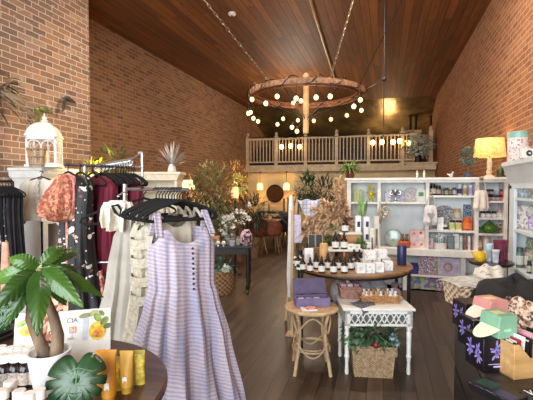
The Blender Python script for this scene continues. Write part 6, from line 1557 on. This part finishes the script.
M_croc = print_mat((190, 160, 134), [(216, 196, 176), (150, 116, 92), (90, 64, 50), (206, 180, 160)], 70, .9, .9)
heap('crochet_bundle', 'tan crocheted lace bundle behind the wooden card box', 'textile', spot(528, 2.12, BZ), .14, .11, .2, M_croc, 5, TH, .02, 16)
heap('brown_sequin_bag', 'dark brown glittery pouch between black blanket and crochet bundle', 'bag', spot(513, 2.3, BZ), .1, .08, .16, print_mat((50, 38, 36), [(110, 84, 80), (30, 24, 24), (140, 120, 116)], 90, .6), 6, TH)
# white patterned towel in front of the dark stand
tw = MB().grid(lambda u, v: ((u - .5) * .22 + .06 * v, (v - .5) * .4, .12 + .07 * v + .012 * sin(14 * u + 3 * v) - .03 * (2 * u - 1) ** 2), 20, 20)
ts = thing('textile_stand', 'white printed cloth laid sloping between basket and dark stand', 'textile', spot(486, 3.15, BZ - .02), TH - .4)
P(tw, 'printed_cloth', print_mat((214, 212, 206), [(120, 150, 110), (150, 130, 120), (176, 180, 170)], 26, .35), ts, solid=.006)
P(MB().box(-.09, .1, -.17, .17, -BZ + .02, .1), 'support', mat((180, 176, 170), .6), ts)
# dark round stand with yellow jug and burgundy glasses
sp_ = spot(492, 3.95, 0); sz = .865
t = thing('cake_stand_table', 'small dark round pedestal table carrying yellow jug and glasses', 'table', sp_)
P(MB().lathe([(.01, sz - .04), (.19, sz - .03), (.205, sz - .015), (.2, sz)], seg=40), 'tabletop', mat((46, 28, 22), .3), t); P(MB().lathe([(.15, 0), (.14, .03), (.03, .06), (.03, sz - .1), (.06, sz - .04)], seg=20), 'pedestal', mat((46, 28, 22), .4), t)
yj = thing('yellow_jug', 'bright yellow jug with wooden bird stopper on dark round stand', 'jug', spot(481, 3.9, sz))
M_yj = mat((226, 180, 34), .3, var=.08)
P(MB().lathe([(.03, 0), (.055, .02), (.068, .06), (.06, .1), (.035, .125), (.033, .14)], seg=24), 'jug_body', M_yj, yj); P(MB().tube([(.03, 0, .12), (.075, 0, .11), (.08, 0, .06), (.055, 0, .03)], .007, 8), 'handle', M_yj, yj); P(MB().tube([(-.05, 0, .08), (-.09, 0, .12), (-.1, 0, .13)], [.016, .01, .008], 8), 'spout', M_yj, yj)
yj.scale = (.78,) * 3
P(MB().ball((0, 0, .165), .024).lathe([(.02, .135), (.018, .15)], seg=12), 'stopper', mat((130, 80, 50), .6), yj)
for i, (px, dd, c, h, l) in enumerate([(490, .0, (176, 196, 206), .17, 'pale blue glass vase'), (497, -.08, (206, 206, 212), .12, 'low white glass'), (498, .06, (120, 50, 70), .2, 'tall burgundy glass, left one'), (502.5, -.06, (110, 46, 66), .21, 'tall burgundy glass, middle one'), (506, .06, (130, 56, 76), .2, 'tall burgundy glass, right one')]):
    t = thing('glass_vase', l + ' on the dark round stand', 'vase', spot(px, 3.95 + dd, sz)); P(MB().lathe([(.024, 0), (.03, .01), (.027, h * .6), (.036, h), (.032, h), (.022, h * .5)], seg=18), 'vase_body', mat(c, .12, var=.2), t); P(MB().torus((0, 0, h), .034, .003, 20), 'rim', mat(sc(c, 1.2), .2), t)
# ============================================================ light
w = bpy.data.worlds.new('sky'); S.world = w; w.use_nodes = True
w.node_tree.nodes['Background'].inputs[0].default_value = (.75, .85, 1, 1); w.node_tree.nodes['Background'].inputs[1].default_value = .3
def area(name, loc, rot, sx, sy, e, c, spread=pi):
    l = bpy.data.lights.new(name, 'AREA'); l.shape = 'RECTANGLE'; l.size = sx; l.size_y = sy; l.energy = e; l.color = c; l.spread = spread
    o = bpy.data.objects.new(name, l); COL.objects.link(o); o.location = loc; o.rotation_euler = rot; return o
def point(name, loc, e, c=(1, .72, .42), r=.05):
    l = bpy.data.lights.new(name, 'POINT'); l.energy = e; l.color = c; l.shadow_soft_size = r
    o = bpy.data.objects.new(name, l); COL.objects.link(o); o.location = loc; return o
WARM = (1, .66, .36)
# daylight through the two shop windows
area('window_daylight_left', (-2.95, YF + .02, 2.2), (radians(90), 0, 0), 2.6, 3.6, 350, (.86, .93, 1))
area('window_daylight_right', (.1, YF + .02, 2.2), (radians(90), 0, 0), 2.6, 3.6, 350, (.86, .93, 1))
area('added_ceiling_fill', (-2.6, 5.4, 4.7), (0, 0, 0), 0.5, .3, 100, (1, .89, .75))  # added fill lights above the view, brightening shelves and walls
area('added_ceiling_fill', (.2, 5.4, 4.7), (radians(12), 0, 0), 0.5, .3, 100, (1, .89, .75))
area('added_ceiling_fill', (-1.2, 2.4, 4.7), (0, 0, 0), .5, .3, 40, (1, .92, .8))
point('chandelier_glow', c_ch + Vector((0, 0, -.35)), 60, WARM, .5)
point('mezzanine_glow', (-3.2, YM + .8, 3.6), 28, WARM, .2)
point('mezzanine_glow', (.1, YM + 1.6, 3.4), 110, WARM, .2)
q1, q2 = aty(260, 187, YM - .1), aty(286.5, 187, YM - .1)
point('pendant_glow', (q1.x, q1.y, 1.66), 22, (1, .74, .42), .1); point('pendant_glow', (q2.x, q2.y, 1.66), 22, (1, .74, .42), .1)
point('floor_lamp_glow', tuple(spot(188, 6.9, 1.64)), 14, WARM, .05)
point('plant_lamp_glow', tuple(spot(98, 5.3, 1.95)), 14, (1, .7, .3), .06)
point('dried_branch_glow', tuple(spot(237, 9.0, 1.6)), 16, WARM, .06)
point('added_rear_fill', (-2.5, 11.5, 3.4), 150, (1, .84, .66), .5)  # added fill for the far walls, no lamp stands here
point('table_lamp_glow', tuple(SU(489, ztop + .42, .12)), 10, WARM, .05)
